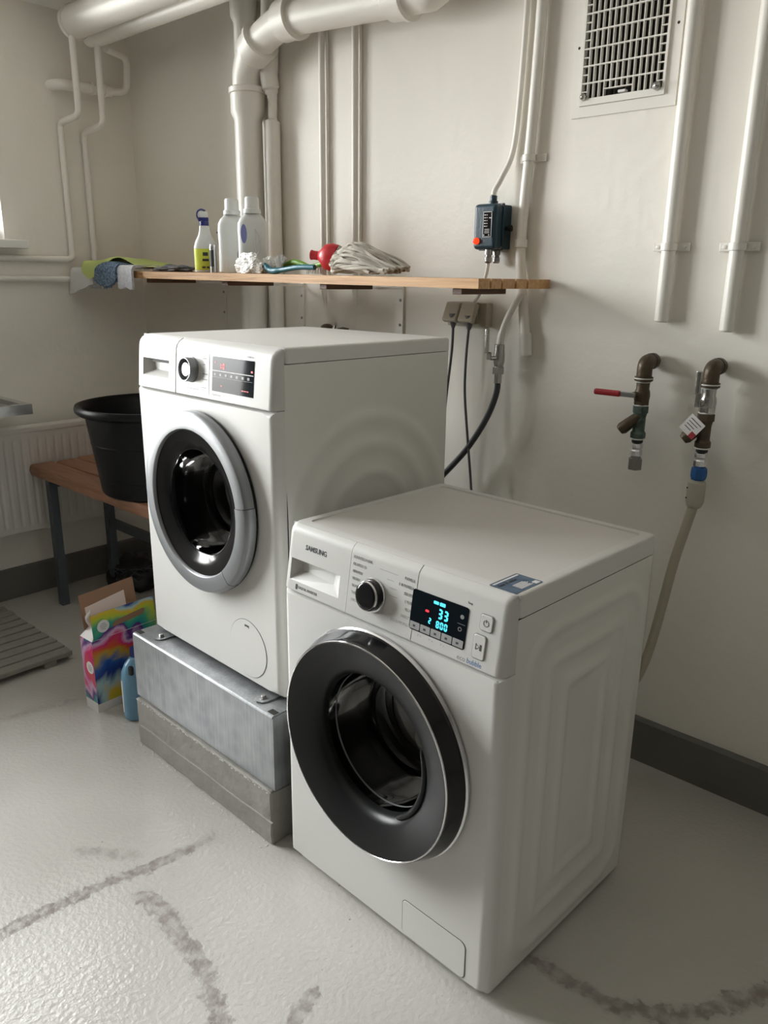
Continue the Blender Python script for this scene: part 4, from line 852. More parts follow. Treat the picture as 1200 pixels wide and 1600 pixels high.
# ------------------------------------------------------------------ taps and valves
def hexn(mb, r, z0, z1, o): return mb.lathe([(.0005, z0), (r, z0), (r, z1), (.0005, z1)], 6, o)
t = thing('supply_tap', 'nickel ball valve with upright lever below the right end of the shelf', 'valve', (0, 0, 0))
o = (2.014, -.05, 0)
MB().tube(catmull([(2.074, -.038, 1.325), (2.060, -.048, 1.298), (2.036, -.05, 1.255), (2.019, -.05, 1.21), (2.014, -.05, 1.175)], 6), [.0095]*18+[.011]*7, 14).build('feed_pipe', 'pipe', t, 50)
b = MB().lathe([(.012, 1.18), (.015, 1.178), (.0155, 1.16), (.017, 1.15), (.017, 1.13), (.0145, 1.118), (.0135, 1.112)], 20, o); hexn(b, .019, 1.093, 1.113, o); b.build('body', 'nickel', t, 35)
MB().lathe([(.0115, 1.093), (.0115, 1.066), (.009, 1.064)], 16, o).build('ferrule', 'nickel', t, 35)
lv = MB().tube([(2.012, -.064, 1.140), (2.004, -.082, 1.140)], .006, 10).bbox(1.996, 2.010, -.088, -.083, 1.136, 1.158, .001).bbox(1.992, 2.006, -.098, -.090, 1.155, 1.225, .003); lv.build('lever', 'nickel', t, 35)
cord('inlet_hose', 'dark grey rubber hose from the nickel tap to the raised washing machine', [(2.014, -.05, 1.078), (2.012, -.05, 1.04), (1.995, -.052, .985), (1.965, -.055, .925), (1.915, -.058, .85), (1.85, -.062, .775), (1.78, -.075, .70), (1.70, -.12, .62), (1.66, -.19, .58)], .0095, 'hosegrey')

def corner_valve(x, label, lever, m_valve, m_strain):
    y = -.062; t = thing('ball_valve', label, 'valve', (x, y, 1.163), 0, 'valves by the right wall pipes')
    MB().tube([(.0, .0615, 0), (0, .045, 0), (0, .044, 0), (0, .028, 0)], [.014, .014, .021, .021], 20).build('wall_stub', 'brass', t, 40)
    MB().tube(fillet([(0, .034, 0), (0, 0, 0), (0, 0, -.040)], .026, 8), .0195, 20).build('elbow', 'brass', t, 50)
    MB().lathe([(.0195, -.036), (.0235, -.037), (.0235, -.047), (.0195, -.049)], 20).build('elbow_rim', 'brass', t, 30)
    tp = MB().lathe([(.0238, -.0395), (.0242, -.041), (.0238, -.0425)], 20); tp.lathe([(.018, -.049), (.0195, -.0505), (.018, -.052)], 20); tp.lathe([(.0175, -.108), (.0195, -.1105), (.0175, -.113)], 20); tp.lathe([(.0175, -.197), (.019, -.199), (.0175, -.201)], 20); tp.build('thread_tape', 'tape', t, 40)
    b = MB().lathe([(.016, -.050), (.017, -.053), (.0165, -.068), (.019, -.074), (.0205, -.085), (.019, -.098)], 24); hexn(b, .0205, -.109, -.096, (0, 0, 0)); b.build('valve_body', m_valve, t, 35)
    if lever == 'red':
        MB().tube([(-.006, -.016, -.082), (-.010, -.032, -.082)], .0075, 12).build('stem', 'brass', t, 40)
        l = MB().bbox(-.045, -.002, -.038, -.032, -.089, -.076, .002).build('lever', 'bolt', t)
        MB().bbox(-.118, -.042, -.042, -.029, -.0905, -.0745, .0055, 3).build('grip', 'redlever', l)
    else:
        MB().tube([(-.006, -.016, -.086), (-.010, -.034, -.086)], .0085, 12).build('stem', 'nickel', t, 40)
        l = MB().bbox(-.018, -.004, -.040, -.034, -.094, -.060, .002).build('lever', 'nickel', t)
        MB().bbox(-.018, -.005, -.050, -.040, -.062, -.006, .003).build('grip', 'nickel', l)
    b = MB(); hexn(b, .0215, -.130, -.113, (0, 0, 0)); b.lathe([(.018, -.130), (.0155, -.142), (.0155, -.178), (.018, -.182), (.0195, -.184), (.0195, -.196), (.015, -.197)], 24); b.build('strainer', m_strain, t, 35)
    MB().tube([(0, -.004, -.138), (-.022, -.014, -.160), (-.036, -.020, -.174), (-.042, -.023, -.180)], [.013, .0155, .0165, .012], 18).build('strainer_cap', 'brass', t, 40)
    MB().lathe([(.0145, -.199), (.0145, -.209)], 20).build('nipple', 'black', t, 30)
    MB().lathe([(.013, -.208), (.0165, -.211), (.0165, -.222), (.0145, -.225), (.0145, -.228), (.0165, -.231), (.0165, -.244), (.0135, -.248)], 10).build('check_valve', 'chrome', t, 25)
    return t
v1 = corner_valve(2.474, 'old brass ball valve with red lever on the right of the wall', 'red', 'brass', 'patina')
b = MB(); hexn(b, .019, -.282, -.252, (0, 0, 0)); b.lathe([(.0135, -.246), (.0135, -.252)], 18); b.build('end_nut', 'bolt', v1, 30)
v2 = corner_valve(2.645, 'old brass ball valve with grey upright lever and paper tag, feeding the cream hose', 'grey', 'nickel', 'brass')
tg = MB().bbox(-.022, .022, -.0006, .0006, -.024, .024, 0, 1, Matrix.Translation((-.016, -.040, -.142)) @ Matrix.Rotation(math.radians(38), 4, 'Y')); tg = tg.build('paper_tag', 'tagwhite', v2, 0)
for k in range(4):
    MB().bbox(-.016, .016-.004*k, -.0012, -.0006, .014-.008*k, .0155-.008*k, 0, 1, Matrix.Translation((-.016, -.040, -.142)) @ Matrix.Rotation(math.radians(38), 4, 'Y')).build('tag_print', 'print', tg, 0)
MB().bbox(.008, .022, -.0014, -.0006, -.024, -.008, 0, 1, Matrix.Translation((-.016, -.040, -.142)) @ Matrix.Rotation(math.radians(38), 4, 'Y')).build('tag_corner', 'tagred', tg, 0)
t = thing('inlet_hose', 'cream hose with blue nut and thick cream coupling hanging from the tagged valve', 'hose', (0, 0, 0))
b = MB().lathe([(.0135, .915), (.0195, .913), (.021, .905), (.021, .893), (.018, .884), (.0145, .882)], 8, (2.645, -.062, 0)); b.build('blue_nut', 'bluenut', t, 30)
MB().lathe([(.010, .884), (.018, .880), (.0225, .876), (.0225, .824), (.018, .812), (.013, .808)], 24, (2.643, -.062, 0)).build('coupling', 'cream', t, 40)
for z in (.862, .836): MB().lathe([(.0022, -.002), (.0001, -.0024)], 8, (2.628, -.080, z), 'Y').build('coupling_hole', 'darkvoid', t, 0)
MB().tube(catmull([(2.642, -.062, .815), (2.632, -.066, .76), (2.615, -.074, .66), (2.604, -.082, .56), (2.592, -.092, .45), (2.578, -.105, .36), (2.555, -.13, .29), (2.50, -.20, .25), (2.44, -.32, .27), (2.42, -.45, .30)], 8), .0125, 14).build('hose', 'hosecream', t, 60)
# taps seen just above the rear edge of the raised machine
t = thing('wall_tap', 'dark brass wall taps peeping over the back of the raised washing machine', 'tap', (1.27, -.045, 1.12))
MB().lathe([(.012, 0), (.012, .045), (.022, .05), (.025, .065), (.022, .078), (.012, .084), (.0001, .085)], 18, (0, 0, 0)).build('tap_head', 'brass', t, 40)
MB().lathe([(.012, 0), (.012, .045), (.020, .05), (.024, .062), (.020, .074), (.0001, .078)], 18, (.085, -.004, 0)).build('tap_head', 'brass', t, 40)
MB().tube([(.0, .0, .02), (.085, -.004, .02)], .014, 14).build('tap_body', 'brass', t, 40)
MB().tube([(.042, 0, .02), (.042, .045, .02)], .012, 14).build('wall_stub', 'brass', t, 40)
MB().tube([(.052, -.02, .060), (.060, -.02, .084), (.066, -.02, .088)], .006, 10).build('tap_lever', 'chrome', t, 40)

# ------------------------------------------------------------------ radiator
t = thing('radiator', 'white ribbed panel radiator on the left wall behind the bench', 'radiator', (0, -1.55, .318))
RL, RH = 1.33, .437
nr = 38; pr = []
for i in range(nr*8+1):
    y = RL*i/(nr*8); ph = (i % 8)/8; d = max(0, math.cos(2*PI*(ph))) ** 1.5; pr.append((y, -.0045*d))
def rib(y, dx, z):
    e = min(1, max(0, min(z-.02, RH-.045-z)/.02)); return (.098+dx*e, y, z)
rings = [[rib(y, dx, z) for y, dx in pr] for z in (0, .014, .022, .040, RH-.075, RH-.055, RH-.045, RH-.028, RH-.02)]
MB().loft(rings, False, False, False).build('front_panel', 'rad', t, 50)
MB().bbox(.030, .102, 0, RL, RH-.022, RH, .004).build('top_cover', 'rad', t)
MB().box(.080, .0975, .001, RL-.001, -.004, .003).build('bottom_edge', 'rad', t, 0)
for y in (-.003, RL): MB().bbox(.030, .100, y, y+.003, 0, RH-.005, .001).build('side_cover', 'rad', t)
MB().box(.030, .034, .003, RL, .01, RH-.03).build('rear_panel', 'rad', t, 0)
for y in (.2, 1.1): MB().box(0.0005, .0295, y, y+.04, .05, RH-.06).build('wall_bracket', 'rad', t, 0)
MB().tube(fillet([(.06, RL-.10, RH+.0), (.06, RL-.10, RH+.012), (.02, RL-.10, RH+.012)], .01), .007, 10).build('bleed_valve', 'rad', t, 40)

# ------------------------------------------------------------------ bench with the black tub
t = thing('bench', 'rustic wooden plank bench with dark grey steel legs by the radiator', 'bench', (.108, -.66, 0))
BZ = .60
ends = [(0, .105, .0), (.108, .205, .012), (.208, .305, -.006)]
for y0, y1, dx in ends:
    rings = []; n = 40
    for i in range(n+1):
        x = dx+(1.20-dx)*i/n; w = .004*noise.noise((x*9, y0*7, 1.0)); e = .012 if i in (0, n) else 0
        rings.append([(x, y0+w+e*.3, BZ-.042), (x, y0-.002+w, BZ-.022), (x, y0+w+.004, BZ-.002-e*.2), (x, y0+.012, BZ), (x, y1-.008, BZ+.001*noise.noise((x*5, y1, 0))), (x, y1, BZ-.005), (x, y1, BZ-.042)])
    MB().loft(rings).build('plank', 'benchwood', t, 40)
for lx, ly in ((.105, .012), (.105, .255), (1.08, .012), (1.08, .255)):
    MB().bbox(lx, lx+.035, ly, ly+.035, .0, BZ-.0425, .003).build('leg', 'legsteel', t)
for lx in (.105, 1.08):
    MB().box(lx, lx+.035, .047, .255, BZ-.078, BZ-.043).build('cross_rail', 'legsteel', t, 0)
MB().box(.14, 1.08, .255+.005, .285, .30, .335).build('stretcher', 'legsteel', t, 0)
t = thing('tub', 'large black plastic tub standing on the bench', 'tub', (.835, -.497, BZ+.002))
prof = [(.0005, .004), (.19, .0), (.198, .006), (.2065, .06), (.2085, .062), (.2085, .066), (.2075, .068), (.224, .185), (.226, .187), (.226, .191), (.225, .193), (.238, .285), (.243, .290), (.262, .292), (.270, .300), (.272, .312), (.268, .321), (.258, .322), (.245, .314), (.240, .300), (.201, .012), (.0005, .008)]
MB().lathe(prof, 72).build('shell', 'tub', t, 40)

# ------------------------------------------------------------------ steel sink under the window
t = thing('steel_sink', 'corner of a stainless steel draining sink under the window', 'sink', (0, -.763, 0))
sx, sl = .44, .62
b = MB()
for x0, x1, y0, y1 in ((sx-.03, sx, -sl, 0), (.002, .03, -sl, 0), (.03, sx-.03, -.03, 0), (.03, sx-.03, -sl, -sl+.03)): b.box(x0, x1, y0, y1, .865, .902)
b.build('rim', 'steel', t, 0)
b = MB().grid(lambda u, v: (.03+(sx-.06)*u, -sl+.03+(sl-.06)*v, .885+.006*(1 if (u*18) % 1 < .5 else 0)*(1 if .02 < v < .98 else 0)), 72, 4); b.build('drainer', 'steel', t, 30)
for ly in (-.36, -sl+.02): MB().loft([[(.001, y, .862), (.38, y, .862), (.38, y, .850), (.03, y, .782), (.001, y, .778)] for y in (ly, ly+.03)]).build('bracket', 'steel', t, 0)

# ------------------------------------------------------------------ duckboard on the floor
t = thing('duckboard', 'weathered slatted wooden floor grid at the left edge', 'duckboard', (.16, -1.62, 0))
for k in range(10): MB().bbox(.0605*k, .0605*k+.049, 0, .765+random.uniform(-.004, .004), .022, .040, .002, 1).build('slat', 'slat', t, 0)
for y in (.06, .36, .66): MB().bbox(.005, .59, y, y+.045, 0, .0215, .001, 1).build('runner', 'slat', t, 0)

# ------------------------------------------------------------------ things on the floor by the plinth
BX = thing('detergent_box', 'colourful swirl-printed cardboard detergent box with torn open handle flaps', 'box', (1.092, -.978, 0), .03)
bw, bl, bh = .072, .235, .252
MB().add([(bw, 0, .03), (bw, bl, .03), (bw, bl, bh), (bw, 0, bh)], [(0, 1, 2, 3)]).build('printed_side', 'swirl_wide', BX, 0)
MB().add([(0, 0, .035), (bw, 0, .035), (bw, 0, bh), (0, 0, bh)], [(0, 1, 2, 3)]).build('printed_end', 'swirl_end', BX, 0)
b = MB(); b.box(0.001, bw-.001, .001, bl-.001, 0.001, .004)
b.box(0, .0015, 0.0, bl, 0, bh); b.box(0, bw, bl-.0015, bl, 0, bh); b.box(bw-.0015, bw, 0, bl, 0, .030); b.box(0, bw, 0, .0015, 0, .035)
b.box(bw-.003, bw-.0008, .0, bl, .03, bh); b.box(0.001, bw-.001, .0008, .0025, .035, bh)
b.build('carton', 'cartonwhite', BX, 0)
b = MB(); b.add([(0, 0, bh), (bw, 0, bh), (bw-.020, .030, bh+.030), (.018, .030, bh+.034)], [(0, 1, 2, 3)]); b.add([(0, .002, bh-.001), (bw, .002, bh-.001), (bw-.020, .032, bh+.029), (.018, .032, bh+.033)], [(0, 1, 2, 3)])
b.tube(catmull([(.018, .026, bh+.035), (.014, .020, bh+.055), (.020, .028, bh+.075), (.016, .034, bh+.085)], 4), [.004]*5+[.006]*4+[.003]*4, 6); b.build('gable_fold', 'cartonwhite', BX, 40)
def sheet(fn, nu, nv, th):
    m = MB(); m.grid(fn, nu, nv); n1 = len(m.v); m.grid(lambda u, v: tuple(Vector(fn(u, v))-Vector((th, 0, 0))), nu, nv); return m
ff = lambda u, v: (bw-.004*v*v-.006*v, -.0+.008+(bl-.008)*u, bh+.002+.082*v)
MB().loft([[ff(u/8, 0) for u in range(9)], [ff(u/8, 1) for u in range(9)]], False, False, False).build('front_flap', 'swirl_wide', BX, 0)
MB().loft([[tuple(Vector(ff(u/8, v))-Vector((.0012, 0, 0))) for u in range(9)] for v in (0, 1)], False, False, False).build('flap_back', 'cardboard', BX, 0)
sl_ = MB(); fz = lambda u, v: tuple(Vector(ff(u, v))+Vector((.0008, 0, 0)))
sl_.loft([[fz(u, v) for u, v in ((.30, .30), (.80, .42), (.84, .62), (.80, .66), (.36, .52), (.31, .42))], [tuple(Vector(fz(u, v))-Vector((.0004, 0, 0))) for u, v in ((.30, .30), (.80, .42), (.84, .62), (.80, .66), (.36, .52), (.31, .42))]]).build('handle_slot', 'cardboard', BX, 0)
def bf(u, v): return (.012-.02*v, .012+(bl-.04)*u, bh+.02+.110*v+.012*u*v)
b = MB().loft([[bf(u/6, v) for u in range(7)] for v in (0, .93)]+[[bf(.03+.94*u/6, 1) for u in range(7)]], False, False, False); b.loft([[tuple(Vector(bf(u/6, v))-Vector((.002, 0, 0))) for u in range(7)] for v in (0, .93, 1)], False, False, False); b.build('back_flap', 'cardboard', BX, 0)
MB().loft([[tuple(Vector(bf(u, v))+Vector((.001, 0, 0))) for u, v in ((.07, .05), (.80, .05), (.80, .74), (.07, .62))], [tuple(Vector(bf(u, v))+Vector((.0006, 0, 0))) for u, v in ((.07, .05), (.80, .05), (.80, .74), (.07, .62))]]).build('inner_liner', 'cartonpink', BX, 0)
def badge(centre, n, r, name='round_badge'):
    o = MB().lathe([(.0005, .0012), (r, .0012), (r, .0004)], 28).build(name, 'cartonwhite', BX, 0); o.location = centre; o.rotation_euler = n
    for k in range(4):
        w_ = r*(1.1 if 0 < k < 3 else .7); MB().box(-w_/2, w_/2, r*.38-r*.28*k, r*.46-r*.28*k, .0012, .0016).build('badge_print', 'printgrey', o, 0)
badge((bw-.0025, .045, bh+.040), (PI/2, 0, PI/2), .021); badge((.047, 0, .155), (PI/2, 0, 0), .021)
t = thing('detergent_bottle', 'light blue plastic detergent bottle squeezed between the carton and the plinth', 'bottle', (1.265, -.885, 0), .2)
prof = [(0, .6), (.004, .92), (.015, 1.0), (.14, 1.0), (.165, .95), (.19, .72), (.205, .45), (.21, .36)]
MB().loft([[(.042*k_*math.cos(a), .055*k_*math.sin(a), z) for a in [2*PI*i/32 for i in range(32)]] for z, k_ in prof]).build('body', 'bluebottle', t, 50)
MB().lathe([(.016, .208), (.018, .211), (.018, .235), (.016, .238), (.0005, .238)], 24).build('cap', 'navy', t, 40)
MB().loft([[(.0426*math.cos(a), .0556*math.sin(a), z) for a in [math.radians(-172+70*i/14) for i in range(15)]] for z in (.03, .14)], False, False, False).build('label', 'cartonwhite', t, 50)
MB().bbox(.014, .030, -.048, -.036, .165, .195, .004).build('handle_grip', 'black', t)
t = thing('drain_hose', 'thin white hose running down the left side of the concrete block', 'hose', (0, 0, 0))
MB().tube(catmull([(1.386, -.90, .0085), (1.385, -.935, .02), (1.384, -.945, .07), (1.388, -.94, .12), (1.385, -.90, .17), (1.383, -.82, .22), (1.385, -.70, .24)], 8), .0075, 10).build('hose', 'cartonwhite', t, 60)
t = thing('net_bundle', 'dark crumpled bundle lying on the floor under the bench', 'bundle', (.24, -.30, 0))
bm = bmesh.new(); bmesh.ops.create_icosphere(bm, subdivisions=4, radius=1)
for v in bm.verts:
    p = v.co.copy(); k = 1+.22*noise.noise(p*2.3)+.12*noise.noise(p*6); v.co = Vector((p.x*.13*k, p.y*.11*k, max(0, p.z*.10*k+.045)))
MB().addbm(bm).build('body', 'net', t, 60)
b = MB()
for k in range(14):
    a = k*.45; pts = [(.15*math.cos(a+q*.5)*(.75+.07*math.sin(q*3+k)), .13*math.sin(a+q*.5)*(.75+.07*math.cos(q*2+k)), .01+.10*math.sin(q/5*PI)) for q in range(6)]; b.tube(catmull(pts, 3), .0025, 5)
b.build('cords', 'legsteel', t, 60)

# ------------------------------------------------------------------ things on the shelf
def on(x): return shz(x)+.001
SY = -.275
t = thing('spray_bottle', 'clear spray bottle with yellow label and navy trigger head on the shelf', 'spray bottle', (.885, SY, on(.885)), .95)
bp = [(0, .92), (.004, 1), (.085, 1.0), (.105, .85), (.125, .58), (.145, .45), (.158, .42)]
def oval(a, b_, k_, z, n=28): return [(a*k_*math.cos(2*PI*i/n), b_*k_*math.sin(2*PI*i/n), z) for i in range(n)]
MB().loft([oval(.040, .026, k_, z) for z, k_ in bp]).build('body', 'bottle', t, 50)
MB().loft([[(.0406*math.cos(a), .0266*math.sin(a), z) for a in [math.radians(-165+150*i/20) for i in range(21)]] for z in (.008, .080)], False, False, False).build('label', 'yellow', t, 50)
lb = MB(); lb.box(-.010, .008, -.0272, -.0268, .056, .068); lb.box(-.012, .010, -.0272, -.0268, .038, .046); lb.box(-.014, -.002, -.0272, -.0268, .014, .020); lb.box(.002, .012, -.0272, -.0268, .014, .020); lb.build('label_print', 'print', t, 0)
MB().lathe([(.015, .158), (.016, .160), (.016, .172), (.014, .174), (.0005, .174)], 20).build('collar', 'navy', t, 40)
hd = MB().bbox(-.020, .016, -.010, .010, .172, .186, .003); hd.build('trigger_head', 'navy', t)
MB().bbox(-.016, .014, -.009, .009, .184, .206, .005).build('nozzle_block', 'bottle', t)
MB().tube(catmull([(-.018, 0, .178), (-.024, 0, .192), (-.020, 0, .206), (-.008, 0, .212), (.006, 0, .208)], 4), .003, 8).build('trigger', 'navy', t, 40)
t = thing('spray_can', 'slim brushed steel cylinder between the spray bottle and clear bottles', 'can', (.965, -.235, on(.965)))
MB().lathe([(.0005, 0), (.014, 0), (.0145, .004), (.0145, .132), (.012, .140), (.0005, .141)], 24).build('body', 'steel', t, 40)
MB().tube([(-.012, -.004, .136), (-.05, -.008, .137)], .003, 8).build('pin', 'black', t, 40)
t = thing('spray_can', 'short dark-labelled steel cylinder beside the yellow-labelled spray bottle', 'can', (.952, -.290, on(.952)))
MB().lathe([(.0005, 0), (.0125, 0), (.013, .003), (.013, .088), (.011, .094), (.0005, .095)], 24).build('body', 'steel', t, 40)
MB().loft([[(.0133*math.cos(a), .0133*math.sin(a), z) for a in [math.radians(-160+130*i/12) for i in range(13)]] for z in (.02, .075)], False, False, False).build('label', 'print', t, 50)
def big_bottle(x, y, rz, label, mark):
    t = thing('detergent_bottle', label, 'bottle', (x, y, on(x)), rz, 'clear bottles on the shelf')
    pr_ = [(0, .93), (.005, 1), (.10, .97), (.135, 1.0), (.160, .97), (.175, .82), (.184, .62), (.190, .54), (.192, .54)]
    n = 40; rings = []
    for z, k_ in pr_:
        rings.append([(math.copysign(abs(math.cos(2*PI*i/n))**.75, math.cos(2*PI*i/n))*.050*k_, math.copysign(abs(math.sin(2*PI*i/n))**.75, math.sin(2*PI*i/n))*.033*k_, z) for i in range(n)])
    MB().loft(rings).build('body', 'bottle', t, 60)
    MB().lathe([(.028, .190), (.029, .192), (.029, .203), (.0245, .205), (.0235, .237), (.020, .242), (.0005, .2425)], 28).build('cap', 'bottle', t, 40)
    if mark == 'oval':
        MB().loft([[(-.026+.010*math.cos(2*PI*i/24), -.0338, .125+.030*math.sin(2*PI*i/24)) for i in range(24)], [(-.026+.010*math.cos(2*PI*i/24), -.0328, .125+.030*math.sin(2*PI*i/24)) for i in range(24)]]).build('label', 'botlabel', t, 0)
        MB().tube(catmull([(.012, -.0325, .14), (.024, -.033, .12), (.026, -.033, .085), (.018, -.0325, .062), (.010, -.0325, .08), (.010, -.0325, .12), (.012, -.0325, .14)], 5), .0022, 8).build('handle_rim', 'cartonwhite', t, 50)
    else:
        MB().loft([[(.030+.014*math.cos(2*PI*i/24), -.0338, .055+.028*math.sin(2*PI*i/24)) for i in range(24)], [(.030+.014*math.cos(2*PI*i/24), -.0328, .055+.028*math.sin(2*PI*i/24)) for i in range(24)]]).build('label', 'printgrey', t, 0)
        MB().tube([(.036, -.0325, .08), (.040, -.0325, .15)], .0025, 8).build('handle_rim', 'printgrey', t, 40)
big_bottle(1.030, -.262, .85, 'empty clear plastic bottle next to the slim steel cylinder', 'plain')
big_bottle(1.148, -.268, .80, 'empty clear plastic bottle with blue oval label and handle', 'oval')
t = thing('plastic_bag', 'crumpled white plastic bag lying in front of the clear bottles', 'bag', (1.190, -.322, on(1.190)))
def crumple(sx_, sy_, sz_, seed, loc):
    bm = bmesh.new(); bmesh.ops.create_icosphere(bm, subdivisions=5, radius=1)
    for v in bm.verts:
        p = v.co.copy(); q = p*1.7+Vector((seed, seed*2, 0)); k = 1+.35*noise.noise(q)+.28*abs(noise.noise(q*2.3))-.20*abs(noise.noise(q*4.6)); z = p.z*sz_*k
        v.co = Vector((p.x*sx_*k, p.y*sy_*k, max(0, z+sz_*.75)))+Vector(loc)
    return MB().addbm(bm)
crumple(.062, .019, .036, 3.3, (0, 0, 0)).build('bag_body', 'bag', t, 25)
crumple(.028, .016, .028, 8.1, (.058, .030, 0)).build('bag_end', 'bag', t, 25)
t = thing('dish_brush', 'teal dish brush with white bristles lying on the shelf', 'brush', (1.308, -.315, on(1.308)))
MB().tube(catmull([(-.045, .0, .030), (-.03, 0, .018), (-.005, 0, .009), (.05, 0, .013), (.12, 0, .020), (.19, .004, .020)], 6), [.006]*4+[.009]*6+[.010]*6+[.008]*15, 12).build('handle', 'teal', t, 50)
b = MB()
for k in range(44):
    a = random.uniform(-1, 1); c = random.uniform(-.5, .5); b.tube([(.005+random.uniform(-.008, .008), .022+random.uniform(-.008, .008), .012), (.003+a*.034, .026+c*.02, .046+.014*(1-abs(a)))], [.0016, .0022], 4)
b = b.build('bristles', 'bristle', t, 30); b['kind'] = 'stuff'
t = thing('scrub_brush', 'green curved-handled brush behind the teal dish brush', 'brush', (1.33, -.268, on(1.33)))
MB().tube(catmull([(-.055, 0, .009), (-.02, 0, .026), (.02, 0, .037), (.06, 0, .032), (.10, 0, .022), (.15, .0, .030), (.18, 0, .036)], 6), [.006]*6+[.009]*12+[.008]*19, 12).build('handle', 'green', t, 50)
b = MB()
for k in range(60): x = .09+.085*random.random(); y = random.uniform(-.012, .012); b.tube([(x, y, .022), (x+random.uniform(-.004, .004), y*1.3, .001)], .0009, 4)
b = b.build('bristles', 'bristle', t, 30); b['kind'] = 'stuff'
# mop head
t = thing('string_mop', 'grey cotton string mop head with red plastic socket lying on the shelf', 'mop', (1.540, -.290, on(1.540)))
ax = Vector((-.86, -.40, .10)).normalized()
def along(d, base=Vector((0, 0, .052))): return base-ax*d
MB().tube([along(.03), along(.01), along(-.010), along(-.024), along(-.032)], [.038, .041, .037, .022, .015], 28).build('socket', 'redcap', t, 50)
MB().tube([along(-.030), along(-.048), along(-.058), along(-.058), along(-.034)], [.0135, .0130, .0150, .0115, .011], 24, cap=True).build('socket_neck', 'redcap', t, 40)
b = MB()
for k in range(170):
    a = random.uniform(0, 2*PI); rr = .034*math.sqrt(random.uniform(.1, 1)); s0 = along(.034); u = ax.orthogonal().normalized(); w = ax.cross(u)
    p0 = s0+(u*math.cos(a)+w*math.sin(a))*rr
    ln = random.uniform(.15, .255); hy = math.cos(a+.6)*rr/.036; hz = math.sin(a+1.0)*rr/.036; ph = random.uniform(0, 6)
    pts = []
    for q in range(9):
        f_ = q/8; d = ln*f_
        zt = .050+.052*math.sin(min(1, f_*3.2)*PI/2)*(1-f_**1.8)-.030*f_**1.5     # upper envelope
        yw = .040+.030*math.sin(min(1, f_*2.5)*PI/2)
        x = p0.x+d; y = -.003+hy*yw*.85+.006*math.sin(ph+f_*7)+.015*f_
        z = max(.006+.002*(k % 3), .008+(zt-.008)*(hz*.5+.5)+.004*math.sin(ph*2+f_*9))
        if q == 0: x, y, z = p0
        pts.append((x, y, z))
    b.tube(catmull(pts, 3), .0046, 6)
b = b.build('strands', 'mop', t, 60); b['kind'] = 'stuff'
# cloths hanging over the shelf front
def free_cloth(name, label, m, fn, nu, nv, th=.003, cat='cloth'):
    """a two-sided cloth of thickness th along a surface fn(u, v) given in world space"""
    P = [[Vector(fn(i/nu, j/nv)) for i in range(nu+1)] for j in range(nv+1)]; o0 = P[0][0].copy(); c0 = Vector((o0.x, o0.y, shz(o0.x)))
    g = MB(); top = []; bot = []
    for j in range(nv+1):
        for i in range(nu+1):
            du = P[j][min(i+1, nu)]-P[j][max(i-1, 0)]; dv = P[min(j+1, nv)][i]-P[max(j-1, 0)][i]; n = du.cross(dv)
            n = n.normalized() if n.length > 1e-9 else Vector((0, 0, 1)); top.append(tuple(P[j][i]-c0)); bot.append(tuple(P[j][i]-n*th-c0))
    w = nu+1; fs = [(j*w+i, j*w+i+1, (j+1)*w+i+1, (j+1)*w+i) for j in range(nv) for i in range(nu)]
    g.add(top, fs); off = len(top); g.add(bot, [tuple(reversed(f)) for f in fs])
    per = list(range(w))+[w*j+nu for j in range(1, nv+1)]+[w*nv+i for i in range(nu-1, -1, -1)]+[w*j for j in range(nv-1, 0, -1)]
    for k in range(len(per)): a, c = per[k], per[(k+1) % len(per)]; g.f.append((a, c, c+off, a+off))
    t = thing(name, label, cat, tuple(c0)); return t, g.build('cloth', m, t, 70)
def over_edge(s_, flat, r_=.012):
    """distance along the cloth -> (y, dz): lies on the shelf for `flat`, then bends over the front edge"""
    if s_ < flat: return (-.345+flat-s_, 0.0)
    d = s_-flat; a = min(PI/2, d/r_); return (-.347-r_*math.sin(a), -r_*(1-math.cos(a))-max(0, d-r_*PI/2))
def grey_fn(u, v):
    fl_ = .16; L_ = fl_+(.115-.055*u); y, dz = over_edge(v*L_, fl_); x = .045+.20*u-.030*max(0, v-.6)*2.5*(1-u)
    return (x, y-.010*(1-u)*max(0, v-.5), shz(x)+.006+.018*u*(1-abs(2*v-1))+.010*noise.noise((u*4, v*5, 2.2))+dz)
free_cloth('cleaning_cloth', 'pale grey cleaning cloth hanging over the far left end of the shelf', 'rag_grey', grey_fn, 20, 30)
def dull_fn(u, v):
    fl_ = .10; L_ = fl_+.082; y, dz = over_edge(v*L_, fl_, .010); x = .185+.085*u
    return (x, y+.004*math.sin(u*9), shz(x)+.004+dz)
free_cloth('cleaning_cloth', 'dull grey folded cloth hanging between the pale grey and the green cloths', mat('dull_grey_cloth', (0.33, 0.33, 0.32), 0.95, bump=(250, 0.3)), dull_fn, 14, 26)
def blue_fn(u, v):
    fl_ = .12; L_ = fl_+.088*(.50+.55*math.sin((.12+.80*u)*PI)); y, dz = over_edge(v*L_, fl_, .014); x = .265+.165*u
    return (x, y-.006, shz(x)+.014+.010*math.sin(u*PI)+dz)
t, o = free_cloth('duster', 'shaggy navy blue chenille duster hanging over the shelf edge under the green cloth', 'chenille', blue_fn, 22, 26, .012, 'duster')
b = MB(); c0 = t.location
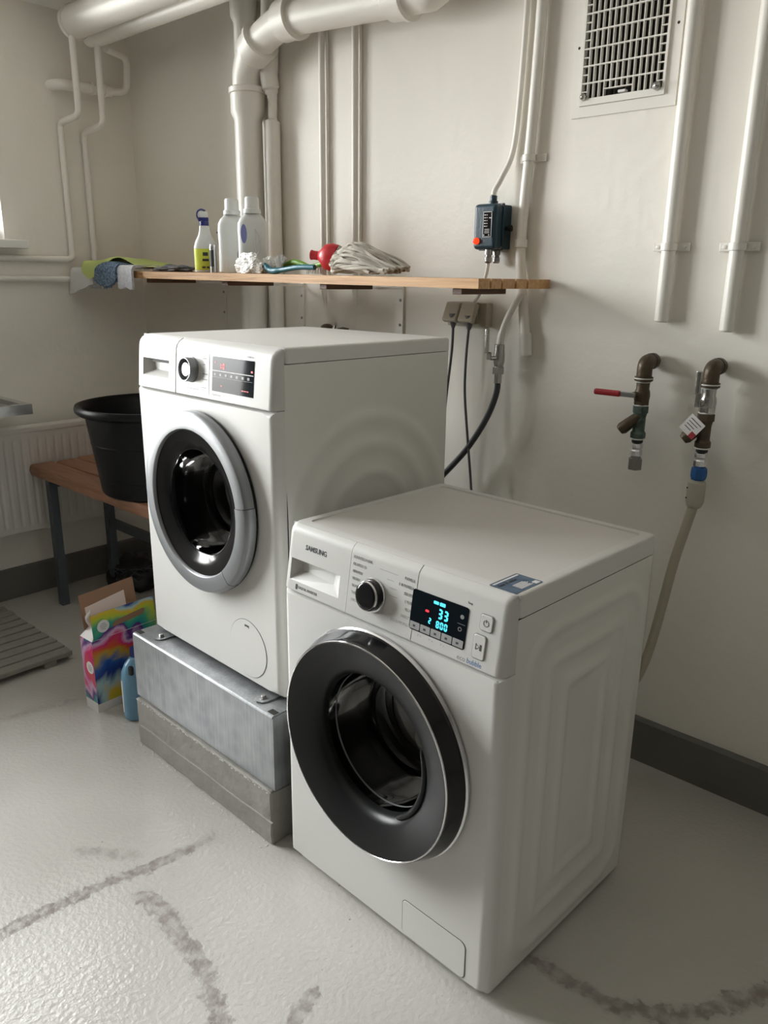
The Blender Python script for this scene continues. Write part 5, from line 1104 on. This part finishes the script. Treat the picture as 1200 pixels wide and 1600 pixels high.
for k in range(520):
    u = random.random(); v = .5+.5*random.random()**.8; p = Vector(blue_fn(u, v))-Vector(c0); d = Vector((random.gauss(0, .5), -1, random.gauss(-.2, .6))).normalized()
    b.tube([p, p+d*.007, p+d*.012+Vector((0, 0, -.004))], [.0028, .0034, .0018], 5)
b = b.build('pile', 'chenille', t, 60); b['kind'] = 'stuff'
def pad_fn(u, v):
    fl_ = .10; L_ = fl_+.084+.004*math.sin(u*9); y, dz = over_edge(v*L_, fl_, .012); x = .432+.105*u
    return (x, y-.003, shz(x)+.013+dz)
t, o = free_cloth('mop_pad', 'white striped flat mop pad hanging over the shelf edge at the right of the cloths', 'rag_pad', pad_fn, 14, 26, .010, 'mop pad')
b = MB(); c0 = Vector(t.location)
for k in range(5):
    b.tube([Vector(pad_fn(.08+.21*k, .12+.86*q/22))-c0+Vector((.002*math.sin(q*1.9+k), -.003 if q > 12 else 0, .002)) for q in range(23)], [.0062+.0012*math.sin(q*2.3+k*2) for q in range(23)], 8)
b.build('loops', 'rag_pad', t, 60)
def green_fn(u, v):
    x = .205+.42*u; ed = max(0, 1-u/.42); fl_ = .17; L_ = fl_+.088*ed**.7*math.sin(min(1, .35+u*5)*PI/2); y, dz = over_edge(v*L_, fl_, .016)
    h_ = .028+.020*math.exp(-((u-.33)/.22)**2)+.006*math.sin(u*11+v*3); h_ *= (1-.55*max(0, u-.55)/.45)
    return (x-.020*max(0, v-.7)*ed, y-(.030*ed*min(1, max(0, v-.55)*5) if u < .45 else 0)+.05*u*max(0, v-.2), shz(x)+h_+dz)
free_cloth('cleaning_cloth', 'lime green microfibre cloth draped over the other cloths on the shelf', 'rag_green', green_fn, 34, 26)
t = thing('cleaning_rag', 'dark crumpled rag lying on the shelf left of the spray bottle', 'cloth', (.70, -.29, on(.70)))
bm = bmesh.new(); bmesh.ops.create_icosphere(bm, subdivisions=4, radius=1)
for v in bm.verts:
    p = v.co.copy(); k = 1+.3*noise.noise(p*2.3)+.15*noise.noise(p*6); v.co = Vector((p.x*.11*k, p.y*.045*k, max(0, p.z*.016*k+.008)))
MB().addbm(bm).build('rag', 'rag_dark', t, 60)
